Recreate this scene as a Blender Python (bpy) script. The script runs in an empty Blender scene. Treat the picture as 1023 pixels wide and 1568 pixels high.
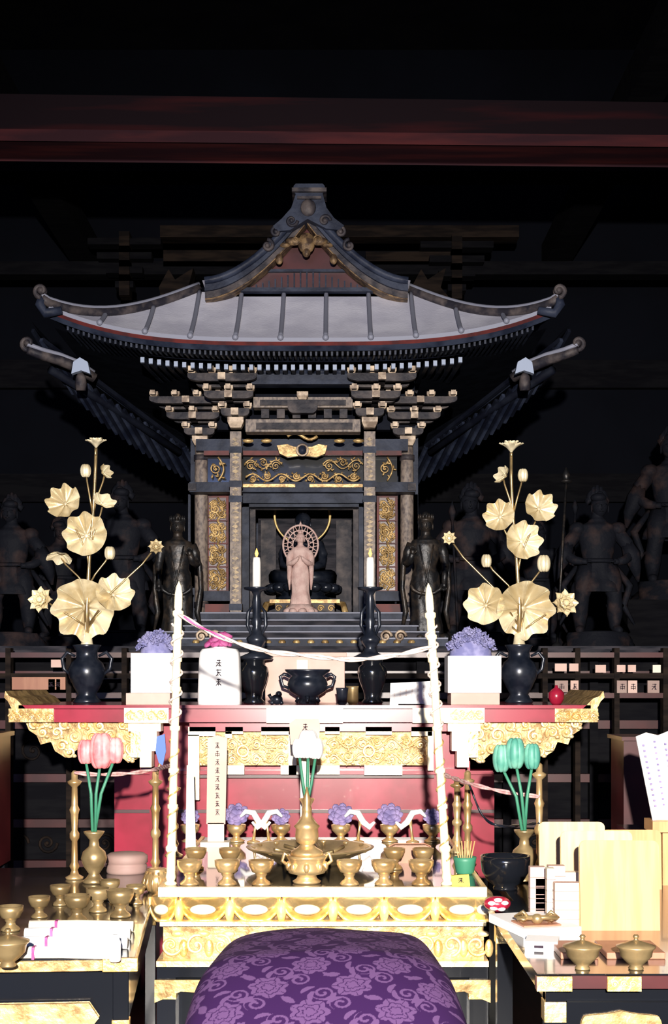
import bpy, math, random
import numpy as np
from mathutils import Vector, Matrix
random.seed(7)
F=2178.0; CU=511.5; HV=1040.0; ZC=1.2
def X(u,d): return (u-CU)*d/F
def Z(v,d): return ZC+(HV-v)*d/F
def S(d): return d/F
def D(v,z0): return (ZC-z0)*F/(v-HV)
pi=math.pi
sin=math.sin; cos=math.cos
# ---------------------------------------------------------------- materials
def mat(name,col,rough=.5,metal=0.0,col2=None,nscale=8,lo=.4,hi=.6,bump=0,bscale=40,emit=0,coat=0,stretch=(1,1,1)):
    m=bpy.data.materials.new(name); m.use_nodes=True
    nt=m.node_tree; bs=nt.nodes['Principled BSDF']
    bs.inputs['Base Color'].default_value=(*col,1)
    bs.inputs['Roughness'].default_value=rough
    bs.inputs['Metallic'].default_value=metal
    if coat: bs.inputs['Coat Weight'].default_value=coat
    elif rough>=.5 and max(col)<.1: bs.inputs['Specular IOR Level'].default_value=.08 if rough>.55 else .22
    tc=nt.nodes.new('ShaderNodeTexCoord'); mp=nt.nodes.new('ShaderNodeMapping')
    mp.inputs['Scale'].default_value=stretch
    nt.links.new(tc.outputs['Object'],mp.inputs['Vector'])
    if col2:
        n=nt.nodes.new('ShaderNodeTexNoise'); n.inputs['Scale'].default_value=nscale; n.inputs['Detail'].default_value=5
        r=nt.nodes.new('ShaderNodeValToRGB')
        r.color_ramp.elements[0].position=lo; r.color_ramp.elements[0].color=(*col,1)
        r.color_ramp.elements[1].position=hi; r.color_ramp.elements[1].color=(*col2,1)
        nt.links.new(mp.outputs[0],n.inputs['Vector']); nt.links.new(n.outputs[0],r.inputs[0]); nt.links.new(r.outputs[0],bs.inputs['Base Color'])
    if bump:
        n=nt.nodes.new('ShaderNodeTexNoise'); n.inputs['Scale'].default_value=bscale; n.inputs['Detail'].default_value=4
        bm=nt.nodes.new('ShaderNodeBump'); bm.inputs['Strength'].default_value=bump; bm.inputs['Distance'].default_value=.01
        nt.links.new(mp.outputs[0],n.inputs['Vector']); nt.links.new(n.outputs[0],bm.inputs['Height']); nt.links.new(bm.outputs[0],bs.inputs['Normal'])
    if emit:
        bs.inputs['Emission Color'].default_value=(*col,1); bs.inputs['Emission Strength'].default_value=emit
    return m
GOLD=mat('gilt',(.85,.50,.15),.36,.65,(1,.74,.34),14,bump=.35,bscale=60)
GOLDB=mat('bright_gilt',(1,.68,.28),.38,.5,(1,.84,.50),20,bump=.35,bscale=50)
GOLDD=mat('aged_gilt',(.26,.16,.06),.45,.4,(.62,.42,.18),25,bump=.4)
GOLDS=mat('faded_gable_gilt',(.05,.03,.02),.5,.2,(.22,.14,.07),25,bump=.4)
PLATE=mat('pale_gilt_plate',(.95,.80,.52),.35,.15,(1,.90,.68),30)
CREAM=mat('gilt_lotus',(.55,.44,.25),.36,.30,(.90,.80,.56),9,bump=.2)
BRASS=mat('brass',(.95,.68,.34),.28,.75,(.60,.38,.16),9)
BRASSD=mat('dull_brass',(.30,.21,.10),.32,.7,(.55,.40,.20),12)
BLACK=mat('black_lacquer',(.006,.007,.010),.16,0,coat=.3)
BLACKM=mat('black_bronze',(.008,.011,.020),.28,.2,(.02,.024,.036),20)
RED=mat('red_lacquer',(.24,.008,.026),.25,0,(.34,.014,.042),6,coat=.3)
REDD=mat('dark_red_lacquer',(.035,.004,.006),.35,0,(.06,.008,.010),6)
REDT=mat('shrine_vermilion',(.13,.015,.014),.6,0,(.06,.010,.012),12)
WOODD=mat('near_black_timber',(.003,.003,.005),.8,0,(.006,.006,.008),5,stretch=(1,6,6))  # near-black timber for beams, pillars and platform body
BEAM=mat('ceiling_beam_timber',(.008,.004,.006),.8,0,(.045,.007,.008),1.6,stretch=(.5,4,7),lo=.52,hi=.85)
BEAML=mat('beam_edge_highlight',(.028,.010,.014),.7,0,(.10,.020,.020),2.2,stretch=(.6,5,5),lo=.45,hi=.8)  # lighter red: highlight on the beam's lower edge put into the colour
BEAMC=mat('ceiling_board_timber',(.003,.003,.005),.9,0,(.005,.005,.007),3)
WALLM=mat('dark_plank_wall',(.0030,.0036,.0065),.9,0,(.0040,.0048,.0085),1.2)  # bluish cast puts the haze behind the shrine into the wall colour
FLOORM=mat('floor_boards',(.02,.013,.009),.4,0,(.04,.025,.015),4,stretch=(8,1,1))
STEPM=mat('worn_platform_timber',(.012,.013,.019),.65,0,(.040,.037,.046),7,stretch=(1,6,6))
DIMT=mat('dim_back_timber',(.008,.006,.006),.8,0,(.022,.015,.012),4,stretch=(1,6,6))
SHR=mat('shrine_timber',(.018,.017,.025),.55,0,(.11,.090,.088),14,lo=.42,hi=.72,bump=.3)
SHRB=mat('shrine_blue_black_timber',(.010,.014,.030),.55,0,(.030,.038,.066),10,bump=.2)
SHRK=mat('eave_shade_timber',(.004,.005,.011),.7,0,(.008,.010,.018),10)  # rafter and soffit timber, shade under the eaves put into the colour
PALE=mat('worn_bracket_end',(.60,.47,.35),.5,.1,(.20,.14,.10),22,bump=.2)
COLM=mat('flaking_column',(.27,.215,.18),.6,0,(.10,.08,.08),60,lo=.42,hi=.66,stretch=(1,1,.6),bump=.3)
COLG=mat('column_pattern_gilt',(.34,.25,.14),.5,.2,(.12,.09,.07),40,bump=.3)
ROOF=mat('copper_sheet_roof',(.50,.50,.61),.7,.0,(.62,.62,.73),5,bump=.15,bscale=90)
RIB=mat('roof_batten',(.22,.23,.30),.6,.1)
RAFT=mat('rafter_tip_paint',(.30,.36,.50),.5)
BRZ=mat('dark_bronze_statue',(.012,.012,.014),.42,.3,(.055,.040,.030),22,lo=.45,hi=.7,bump=.3)
CLAY=mat('painted_guardian_wood',(.009,.010,.015),.65,0,(.042,.027,.026),10,lo=.50,hi=.74,bump=.4)
STONE=mat('pink_sandstone',(.50,.33,.30),.75,0,(.60,.43,.39),30,bump=.3,bscale=120)
WHITE=mat('white_paper',(.88,.87,.86),.8)
OFFW=mat('cream_paper',(.80,.70,.54),.8,0,(.84,.76,.62),6)
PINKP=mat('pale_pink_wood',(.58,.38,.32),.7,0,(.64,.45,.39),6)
DPINK=mat('dark_pink_wood',(.30,.19,.17),.7,0,(.34,.24,.21),6)  # darker tone of the pink wood, for plates, seams and round box
INK=mat('ink',(.03,.02,.03),.7)
LWOOD=mat('light_cedar',(.48,.24,.09),.55,0,(.56,.31,.13),4,stretch=(14,2,1.2))
LWOOD2=mat('pale_cedar',(.52,.33,.16),.55,0,(.60,.40,.22),4,stretch=(14,2,1.2))
MWOOD=mat('brown_wood',(.30,.12,.07),.5,0,(.38,.17,.10),4,stretch=(6,2,1))
WAX=mat('candle_wax',(.85,.82,.78),.4)
FLAME=mat('flame',(1,.36,.06),.5,emit=5)
BLUEF=mat('blue_violet_petals',(.17,.17,.36),.8,0,(.30,.29,.50),30)
PURPF=mat('violet_petals',(.15,.12,.27),.7,0,(.26,.20,.38),30)
PINKF=mat('pink_petals',(.80,.16,.18),.5,0,(.9,.36,.36),20)
GREENF=mat('green_petals',(.06,.25,.19),.5,0,(.15,.38,.29),20)
STEMG=mat('green_stem',(.04,.20,.12),.5)
MAG=mat('magenta_cloth',(.35,.04,.18),.7,0,(.5,.12,.3),20)
ROPE=mat('hemp_rope',(.72,.62,.56),.8,0,(.50,.40,.36),60)
ROPEP=mat('pink_cord',(.45,.22,.22),.8,0,(.6,.4,.38),60)
GLASS=mat('dark_mirror_top',(.012,.016,.022),.07,0,coat=.5)
# ---------------------------------------------------------------- builder
class B:
    def __init__(s,name):
        s.name=name; s.v=[]; s.f=[]; s.mi=[]; s.sm=[]; s.mats=[]; s.M=None
    def idx(s,m):
        if m not in s.mats: s.mats.append(m)
        return s.mats.index(m)
    def add(s,vs,fs,m,smooth=True):
        o=len(s.v); M=s.M
        if M is not None: vs=[M@Vector(v) for v in vs]
        s.v+=[tuple(v) for v in vs]
        i=s.idx(m)
        for f in fs:
            s.f.append([a+o for a in f]); s.mi.append(i); s.sm.append(smooth)
    def box(s,x0,x1,y0,y1,z0,z1,m):
        vs=[(x,y,z) for x in(x0,x1) for y in(y0,y1) for z in(z0,z1)]
        s.add(vs,[(0,1,3,2),(4,6,7,5),(0,4,5,1),(2,3,7,6),(0,2,6,4),(1,5,7,3)],m,False)
    def pbox(s,u0,v0,u1,v1,d,t,m):
        s.box(X(u0,d),X(u1,d),d,d+t,Z(v1,d),Z(v0,d),m)
    def beam(s,p0,p1,w,h,m):
        p0=Vector(p0);p1=Vector(p1);a=(p1-p0).normalized()
        up=Vector((0,0,1)) if abs(a.z)<.95 else Vector((0,1,0))
        r=a.cross(up).normalized(); q=r.cross(a)
        vs=[p+r*i*w/2+q*j*h/2 for p in(p0,p1) for i in(-1,1) for j in(-1,1)]
        s.add(vs,[(0,1,3,2),(4,6,7,5),(0,4,5,1),(2,3,7,6),(0,2,6,4),(1,5,7,3)],m,False)
    def lathe(s,x,y,z,prof,m,seg=28,k=1,T=None,ax=None):
        vs=[];fs=[]
        Mx=Matrix.Translation((x,y,z)) @ (T if T is not None else Matrix.Identity(4))
        n=len(prof)
        for (r,h) in prof:
            for i in range(seg):
                a=2*pi*i/seg; vs.append(Mx@Vector((r*k*cos(a),r*k*sin(a),h*k)))
        for j in range(n-1):
            for i in range(seg):
                i2=(i+1)%seg; fs.append((j*seg+i,j*seg+i2,(j+1)*seg+i2,(j+1)*seg+i))
        fs.append(tuple(range(seg))[::-1]); fs.append(tuple((n-1)*seg+i for i in range(seg)))
        s.add(vs,fs,m,True)
    def tube(s,pts,r,m,seg=7,closed=False):
        pts=[Vector(p) for p in pts]; n=len(pts)
        if not hasattr(r,'__len__'): r=[r]*n
        vs=[];fs=[]; pr=None
        for i,p in enumerate(pts):
            if closed: t=pts[(i+1)%n]-pts[i-1]
            else: t=pts[min(i+1,n-1)]-pts[max(i-1,0)]
            if t.length<1e-9: t=Vector((0,0,1))
            t.normalize()
            if pr is None:
                pr=t.cross(Vector((0,1,0)))
                if pr.length<.2: pr=t.cross(Vector((1,0,0)))
            pr=(pr-t*pr.dot(t))
            if pr.length<1e-6: pr=t.orthogonal()
            pr.normalize(); q=t.cross(pr)
            for j in range(seg):
                a=2*pi*j/seg; vs.append(p+pr*(r[i]*cos(a))+q*(r[i]*sin(a)))
        m_=n if closed else n-1
        for i in range(m_):
            i2=(i+1)%n
            for j in range(seg):
                j2=(j+1)%seg; fs.append((i*seg+j,i*seg+j2,i2*seg+j2,i2*seg+j))
        if not closed:
            fs.append(tuple(range(seg))[::-1]); fs.append(tuple((n-1)*seg+j for j in range(seg)))
        s.add(vs,fs,m,True)
    def extr(s,poly,y0,y1,m,smooth=False):
        n=len(poly)
        vs=[(p[0],y0,p[1]) for p in poly]+[(p[0],y1,p[1]) for p in poly]
        fs=[tuple(range(n)),tuple(range(2*n-1,n-1,-1))]
        fs+=[(i,(i+1)%n,(i+1)%n+n,i+n) for i in range(n)]
        s.add(vs,fs,m,smooth)
    def pextr(s,poly,d,t,m): s.extr([(X(u,d),Z(v,d)) for u,v in poly],d,d+t,m)
    def surf(s,fn,nu,nv,m,smooth=True,cu=False):
        vs=[fn(i/(nu if cu else nu-1),j/(nv-1)) for j in range(nv) for i in range(nu)]
        fs=[]
        for j in range(nv-1):
            for i in range(nu if cu else nu-1):
                i2=(i+1)%nu; fs.append((j*nu+i,j*nu+i2,(j+1)*nu+i2,(j+1)*nu+i))
        s.add(vs,fs,m,smooth)
    def blob(s,c,r,m,seg=12,rings=8,T=None):
        if not hasattr(r,'__len__'): r=(r,r,r)
        T=T or Matrix.Identity(4); c=Vector(c)
        vs=[c+(T@Vector((0,0,-r[2])))]
        for j in range(1,rings):
            a=-pi/2+pi*j/rings
            for i in range(seg):
                b=2*pi*i/seg; vs.append(c+(T@Vector((r[0]*cos(a)*cos(b),r[1]*cos(a)*sin(b),r[2]*sin(a)))))
        vs.append(c+(T@Vector((0,0,r[2])))); fs=[]
        for i in range(seg): fs.append((0,1+(i+1)%seg,1+i))
        for j in range(rings-2):
            for i in range(seg):
                a=1+j*seg+i;b2=1+j*seg+(i+1)%seg; fs.append((a,b2,b2+seg,a+seg))
        o=1+(rings-2)*seg; t=len(vs)-1
        for i in range(seg): fs.append((o+i,o+(i+1)%seg,t))
        s.add(vs,fs,m,True)
    def spiral(s,x,y,z,r,m,th,turns=1.6,a0=0,dr=1,n=22,seg=5):
        pts=[];rr=[]
        for i in range(n):
            t=i/(n-1); a=a0+dr*2*pi*turns*t; q=r*(1-.88*t)
            pts.append((x+q*cos(a),y-th*.4*t,z+q*sin(a))); rr.append(th*(1-.35*t))
        s.tube(pts,rr,m,seg); s.blob((x,y-th*.3,z),th*1.3,m,7,5)
    def build(s,bevel=0,parent=None):
        me=bpy.data.meshes.new(s.name); me.from_pydata(s.v,[],s.f)
        for m in s.mats: me.materials.append(m)
        me.polygons.foreach_set('material_index',s.mi); me.polygons.foreach_set('use_smooth',s.sm)
        me.update(); o=bpy.data.objects.new(s.name,me); bpy.context.scene.collection.objects.link(o)
        if bevel:
            bm=o.modifiers.new('bevel','BEVEL'); bm.width=bevel; bm.segments=2; bm.limit_method='ANGLE'; bm.angle_limit=1.0
        if parent: o.parent=parent
        return o
def vine(b,x0,x1,z0,z1,y,m,t=None,n=None,leaf=True,seed=1):
    rs=random.Random(seed)
    w=x1-x0;h=z1-z0; hz=w>=h; L=max(w,h);H=min(w,h); n=n or max(1,round(L/H)); t=t or H*.055
    P=(lambda a,c,dy=0:(x0+a,y+dy,z0+c)) if hz else (lambda a,c,dy=0:(x0+c,y+dy,z0+a))
    N=n*10
    b.tube([P(L*i/N,H/2+H*.30*sin(pi*n*i/N)) for i in range(N+1)],t,m,5)
    for k in range(n):
        sg=1 if k%2==0 else -1; a=(k+.5)*L/n; c=H/2-sg*H*.12; q=P(a,c)
        b.spiral(q[0],y-t*.5,q[2],H*.30,m,t*.9,1.7,rs.random()*6,sg)
        if leaf:
            for _ in range(9):
                an=rs.random()*2*pi; rr=H*(.22+.25*rs.random())
                aa=min(max(a+rr*1.3*cos(an),H*.06),L-H*.06); cc=min(max(H/2+rr*sin(an),H*.06),H*.94)
                T=Matrix.Rotation(rs.random()*pi,4,'Y')
                b.blob(P(aa,cc,-t*.3),(H*.13,t*.9,H*.055),m,7,5,T)
def glyphs(b,x,y,z0,z1,w,m=None,n=4,seed=3):
    rs=random.Random(seed); h=(z1-z0)/n
    for i in range(n):
        c=z1-(i+.5)*h; kind=rs.randint(0,2); q=w*.05
        for j in range(3 if kind else 2): 
            b.box(x-w*.4*rs.uniform(.5,1),x+w*.4*rs.uniform(.5,1),y-.0012,y+.001,c+h*(.28-.24*j)-q,c+h*(.28-.24*j)+q,m or INK)
        xo=w*rs.uniform(-.15,.15); b.box(x+xo-q,x+xo+q,y-.0012,y+.001,c-h*.36,c+h*.36,m or INK)
        if kind!=1:
            b.beam((x,y,c),(x-w*.35,y,c-h*.36),.002,w*.09,m or INK); b.beam((x,y,c),(x+w*.35,y,c-h*.36),.002,w*.09,m or INK)
        else:
            b.box(x-w*.36,x-w*.28,y-.0012,y+.001,c-h*.3,c+h*.1,m or INK); b.box(x+w*.28,x+w*.36,y-.0012,y+.001,c-h*.3,c+h*.1,m or INK)
# ---------------------------------------------------------------- room
YB=-4.0
def shell(name,x0,x1,y0,y1,z0,z1,m):
    b=B(name); b.box(x0,x1,y0,y1,z0,z1,m); return b.build()
shell('floor',-5,5,YB,11.5,-.1,0,FLOORM)
b=B('wall_back'); b.box(-5,5,11.3,11.45,0,6.2,WALLM)
for z in (1.2,2.6,3.5): b.box(-5,5,11.22,11.3,z,z+.22,WOODD)
b.build()
shell('wall_left',-5.1,-5,YB,11.5,0,6.2,WALLM); shell('wall_right',5,5.1,YB,11.5,0,6.2,WALLM)
shell('ceiling',-5.1,5.1,YB,11.5,6.2,6.3,BEAMC)
b=B('ceiling_crossbeam'); d=7.2
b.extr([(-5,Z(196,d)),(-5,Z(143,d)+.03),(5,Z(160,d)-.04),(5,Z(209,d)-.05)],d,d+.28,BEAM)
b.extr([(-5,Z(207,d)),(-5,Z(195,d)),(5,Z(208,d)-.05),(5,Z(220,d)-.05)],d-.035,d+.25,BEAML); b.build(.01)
b=B('ceiling_crossbeam'); d=8.9; b.pbox(-900,247,1900,262,d,.25,BEAM); b.build()
b=B('ceiling_crossbeam'); d=10.4
for (u0,v0,u1,v1) in [(245,345,795,363),(250,383,400,408),(560,385,690,405),(-300,400,1400,420)]: b.pbox(u0,v0,u1,v1,d,.15,DIMT if v0<400 else WOODD)
b.build()
for xx in (-1.95,1.75,-3.4,3.3):
    b=B('ceiling_longitudinal_beam'); b.box(xx-.10,xx+.10,YB,11.3,4.45,4.65,WOODD); b.build()
for xx in (-3.2,3.1):
    b=B('hall_pillar'); b.lathe(xx,10.9,0,[(.28,0),(.28,.1),(.22,.14),(.2,.16),(.2,4.45)],WOODD,24); b.build()
for u0 in (268,655):
    b=B('beam_nose_carving'); d=10.2
    b.pextr([(u0-25,440),(u0-10,412),(u0,428),(u0+28,410),(u0+20,440),(u0+35,458),(u0-20,462)],d,.2,DIMT); b.build()
for i,(u0,v0) in enumerate([(190,360),(700,365)]):
    b=B('roof_bracket_complex'); d=10.3
    for j in range(4): b.pbox(u0-14-j*14,v0+70-j*22,u0+14+j*14,v0+80-j*22,d,.12,WOODD); b.pbox(u0-8,v0+60-j*22,u0+8,v0+92-j*22,d-.02,.14,DIMT)
    b.build()
# ---------------------------------------------------------------- rear platform
PZ=1.36
b=B('shrine_platform')
b.box(-3.6,3.6,6.85,10.6,PZ-.05,PZ,STEPM)
b.box(-3.6,3.6,6.95,10.5,0,PZ-.05,WOODD)
for z,t in ((1.22,.02),(1.12,.015),(.98,.02),(.72,.02),(.50,.02),(.3,.02)): b.box(-3.6,3.6,6.90,6.95,z-t,z+t,REDD)
for i in range(-8,9):
    x=i*.42; b.box(x-.02,x+.02,6.89,6.95,.3,PZ-.05,WOODD)
    b.spiral(x+.21,6.94,.85,.07,DIMT,.008); b.spiral(x+.14,6.94,.40,.05,DIMT,.008); b.spiral(x+.28,6.94,.40,.05,DIMT,.008,dr=-1)
b.build()
b=B('altar_railing'); d=6.6
for v in (1003,1035,1065): b.box(-3.2,3.2,d,d+.05,Z(v,d)-.012,Z(v,d)+.012,REDD if v!=1035 else DIMT)
for u in (-60,12,105,190,260,700,835,885,945,1020,1100,1180): b.pbox(u-4,992,u+4,1400,d-.005,.06,DIMT)
b.box(-3.2,3.2,d,d+.05,0,.16,WOODD)
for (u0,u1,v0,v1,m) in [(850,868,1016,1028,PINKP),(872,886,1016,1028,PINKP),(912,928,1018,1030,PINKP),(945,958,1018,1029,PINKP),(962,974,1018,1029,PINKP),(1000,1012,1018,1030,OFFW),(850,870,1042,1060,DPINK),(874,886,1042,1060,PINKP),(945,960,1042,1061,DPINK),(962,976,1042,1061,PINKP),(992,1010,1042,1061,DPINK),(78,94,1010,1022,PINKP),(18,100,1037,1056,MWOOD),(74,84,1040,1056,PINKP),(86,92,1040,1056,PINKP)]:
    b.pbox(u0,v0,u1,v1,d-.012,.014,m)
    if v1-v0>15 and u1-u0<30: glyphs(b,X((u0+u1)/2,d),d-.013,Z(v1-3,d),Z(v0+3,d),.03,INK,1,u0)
b.build()
# ---------------------------------------------------------------- shrine
X0=-.167
b=B('buddhist_shrine')
W=1.235; DE=7.0; DT=7.5; g=7.46; WT=.545; ZE=2.87; ZT=Z(447,7.5)
def rz(x,s): return ZE+(ZT-ZE)*s-.022*sin(pi*s)+.16*(abs(x)/W)**3.4*(1-s)
def rsf(u,v):
    t=2*u-1; x=t*(W+(WT-W)*v); return (X0+x,DE+(DT-DE)*v-.0,rz(x,v))
b.surf(rsf,50,16,ROOF)
def fas(dy0,z0,dy1,z1,m): b.surf(lambda u,v:(X0+(2*u-1)*W,DE+dy0+(dy1-dy0)*v,rz((2*u-1)*W,0)+z0+(z1-z0)*v),50,2,m)
fas(-.012,.008,-.012,-.012,RIB); fas(-.012,-.012,.0,-.028,REDT); fas(0,-.028,.02,-.05,SHRB)
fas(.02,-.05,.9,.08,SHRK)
for k in range(-6,6):
    x=(k+.5)*.222+.015
    if abs(x)>W: continue
    sm=1 if abs(x)<WT else (W-abs(x))/(W-WT)
    if sm<.1: continue
    pts=[(X0+x,DE-.015+(DT-DE)*sm*i/10,rz(x,sm*i/10)+.008) for i in range(11)]
    b.tube(pts,.012,RIB,6); b.blob(pts[0],.016,RIB,8,6)
for sg in(-1,1):
    def ss(u,v):
        y0=DE+(DT-DE)*v; y=y0+u*(10.0-(DT-DE)*v-y0); x=W+(WT-W)*v
        return (X0+sg*x,y,rz(x,v))
    b.surf(ss,10,10,ROOF)
    def ss2(u,v):
        y=DE+.12+.5*v+u*2.2; x=W*(1-v)+.65*v; return (X0+sg*x,y,rz(W,0)-.07-.10*v)
    b.surf(ss2,4,4,SHRK)
for sg in(-1,1):
    pts=[(X0+sg*(W+(WT-W)*s+.0),DE+(DT-DE)*s-.01,rz(W+(WT-W)*s,s)+.02) for s in [i/14 for i in range(15)]]
    pts=[(pts[0][0]+sg*.03,DE-.04,pts[0][2]+.015)]+pts
    b.tube(pts,[.022]*16,SHR,8)
    b.tube([(p[0],p[1],p[2]+.020) for p in pts],[.012]*16,RIB,8)
    e=pts[0]
    for yy in(-.015,.015): b.spiral(e[0],e[1]+yy,e[2]+.032,.034,SHR,.014,1.2,-pi/2 ,sg)
    b.tube([(e[0]-sg*.1,e[1],e[2]-.06),(e[0]-sg*.02,e[1],e[2]-.075),(e[0]+sg*.01,e[1],e[2]-.03),e],[.02,.025,.025,.022],SHRB)
# gable
XG=X(470,g); GW=153*S(g)
def gz(t): return Z(330+116*(1-(1-t)**1.75),g)
def curve(n=14,sg=1): return [(XG+sg*(t*GW),gz(t)) for t in [i/n for i in range(n+1)]]
for (o0,o1,y0,m) in [(0,.035,g-.14,SHRB),(.035,.068,g-.12,SHR),(.068,.075,g-.115,GOLDS)]:
    for sg in(-1,1):
        c=curve(sg=sg); poly=[(x,z-o0) for x,z in c]+[(x,z-o1) for x,z in reversed(c)]
        b.extr(poly,y0,y0+.10,m)
for sg in(-1,1):
    b.surf(lambda u,v:(XG+sg*u*GW*1.02,g-.16+2.2*v,gz(min(u,1))+.012),16,2,ROOF)
    c=curve(sg=sg)
    b.tube([(x,g-.14,z+.018) for x,z in c],.020,SHRB,8)
zb_=Z(449,g)
c=[(XG-GW*.98,zb_)]+[(x,z-.05) for x,z in reversed(curve(sg=-1)[:-1])]+[(x,z-.05) for x,z in curve(sg=1)][1:-1]+[(XG+GW*.98,zb_)]
b.extr(c,g,g+.03,REDD)
for i in range(-12,13):
    x=i*.033
    if abs(x)<.38: b.box(XG+x-.004,XG+x+.004,g-.02,g,zb_,zb_+(.40-abs(x))*.30,SHRB)
b.box(XG-.30,XG+.30,g-.025,g,Z(418,g),Z(414,g),SHRB); b.box(XG-GW,XG+GW,g-.05,g+.05,Z(450,g),Z(444,g),SHRB)
for (dx,dz,rx,rz_) in [(0,0,.045,.055),(-.065,.01,.045,.022),(.065,.01,.045,.022),(0,-.045,.022,.028),(-.11,-.01,.028,.013),(.11,-.01,.028,.013)]:
    b.blob((XG+dx,g-.13,Z(384,g)+dz),(rx,.015,rz_),GOLDS)
for sg in(-1,1): b.spiral(XG+sg*.055,g-.14,Z(380,g),.027,GOLDS,.005,1.3,0,sg)
for sg in(-1,1): b.blob((XG+sg*.14,g-.13,gz(.25)-.11),(.02,.01,.028),GOLDS)
e=g-.18
b.pextr([(450,284),(453,281),(494,281),(497,284),(499,292),(494,296),(500,318),(512,334),(527,345),(520,352),(500,350),(471,335),(444,352),(424,354),(418,346),(432,334),(446,318),(453,297),(448,292)],e,.14,SHRB)
b.pbox(447,287,500,293,e-.02,.16,SHR); b.pbox(455,300,492,304,e-.015,.1,SHR)
b.blob((X(472,e),e,Z(318,e)),(.04,.02,.045),SHR)
for sg in(-1,1):
    b.spiral(X(472,e)+sg*.085,e,Z(338,e),.03,SHR,.010,1.3,0,sg)
    b.spiral(X(472,e)+sg*.21,e+.02,Z(374,e),.032,SHR,.011,1.3,pi/2,sg)
    b.spiral(X(472,e)+sg*.165,e+.01,Z(354,e),.026,SHR,.010,1.3,pi/2,-sg)
# rafters
for k_ in range(-44,45):
    x=k_*.0262
    l=.16*(abs(x)/W)**3.4
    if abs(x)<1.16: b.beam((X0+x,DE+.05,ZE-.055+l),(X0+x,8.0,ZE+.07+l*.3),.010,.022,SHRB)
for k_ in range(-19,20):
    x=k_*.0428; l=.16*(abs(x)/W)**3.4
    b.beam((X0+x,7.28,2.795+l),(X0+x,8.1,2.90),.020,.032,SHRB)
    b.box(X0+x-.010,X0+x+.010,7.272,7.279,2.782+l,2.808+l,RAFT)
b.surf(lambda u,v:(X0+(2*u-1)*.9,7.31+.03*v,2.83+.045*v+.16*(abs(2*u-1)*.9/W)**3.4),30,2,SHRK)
b.box(X0-.62,X0+.62,7.98,8.05,2.60,2.90,SHRK)  # backing board coloured darkest to stand for the shade behind the brackets
b.box(X0-.27,X0+.27,7.5,7.6,Z(588,7.5),Z(572,7.5),SHRB)
for i in range(5): b.lathe(X0-.2+i*.1,7.55,Z(572,7.5),[(.035,0),(.045,.015),(.03,.03)],SHRB,10)
# lower side wings
for sg in(-1,1):
    def wing(u,v):
        x=1.36-.66*v; y=7.22+1.0*v+(9.6-7.22-1.0*v)*u; zz=2.86-.30*v+.08*(1-v)**4*(1+.6*(1-u)**4)
        return (X0+sg*x,y,zz)
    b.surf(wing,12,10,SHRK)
    b.surf(lambda u,v:(lambda p:(p[0]+sg*.01,p[1],p[2]+.03+.03*v))(wing(u,v)),12,10,SHRB)
    for i in range(26):
        u=i/25
        p0=wing(u,0.05);p1=wing(u,1); b.beam((p0[0],p0[1],p0[2]-.015),(p1[0],p1[1],p1[2]-.015),.022,.022,SHRB if i%2 else SHRK)
    for i in range(22):
        t=i/21; p1=wing(0,t); b.beam((p1[0],p1[1]-.01,p1[2]-.02),(p1[0]-sg*.10,p1[1]+.35,p1[2]-.22),.016,.02,SHRB if i%2 else SHRK)
    pts=[(X(u_ if sg<0 else 927-u_ ,7.16),7.16+.05*i,Z(v_ ,7.16)) for i,(u_,v_) in enumerate([(42,536),(62,541),(86,545),(112,553),(134,566)])]
    b.tube(pts,[.020,.024,.028,.03,.028],SHR,8); b.tube([(p[0],p[1]-.01,p[2]+.028) for p in pts],.012,RIB,8)
    e_=pts[0]
    b.spiral(e_[0],e_[1],e_[2]+.034,.034,SHR,.014,1.3,-pi/2,sg)
    b.pextr([(u_ if sg<0 else 927-u_,v_) for u_,v_ in [(109,572),(112,554),(122,547),(134,554),(138,572),(124,567)]],7.14,.04,RAFT)
    q=(X(122 if sg<0 else 805,7.17),7.17,Z(575,7.17)); b.lathe(q[0],7.2,q[2]-.07,[(.025,0),(.03,.03),(.026,.07),(.012,.09)],SHR,10)
    b.tube([(X0+sg*1.3,7.35,2.80),(X0+sg*1.0,7.8,2.66),(X0+sg*.72,8.15,2.5)],.022,SHRK)
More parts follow.
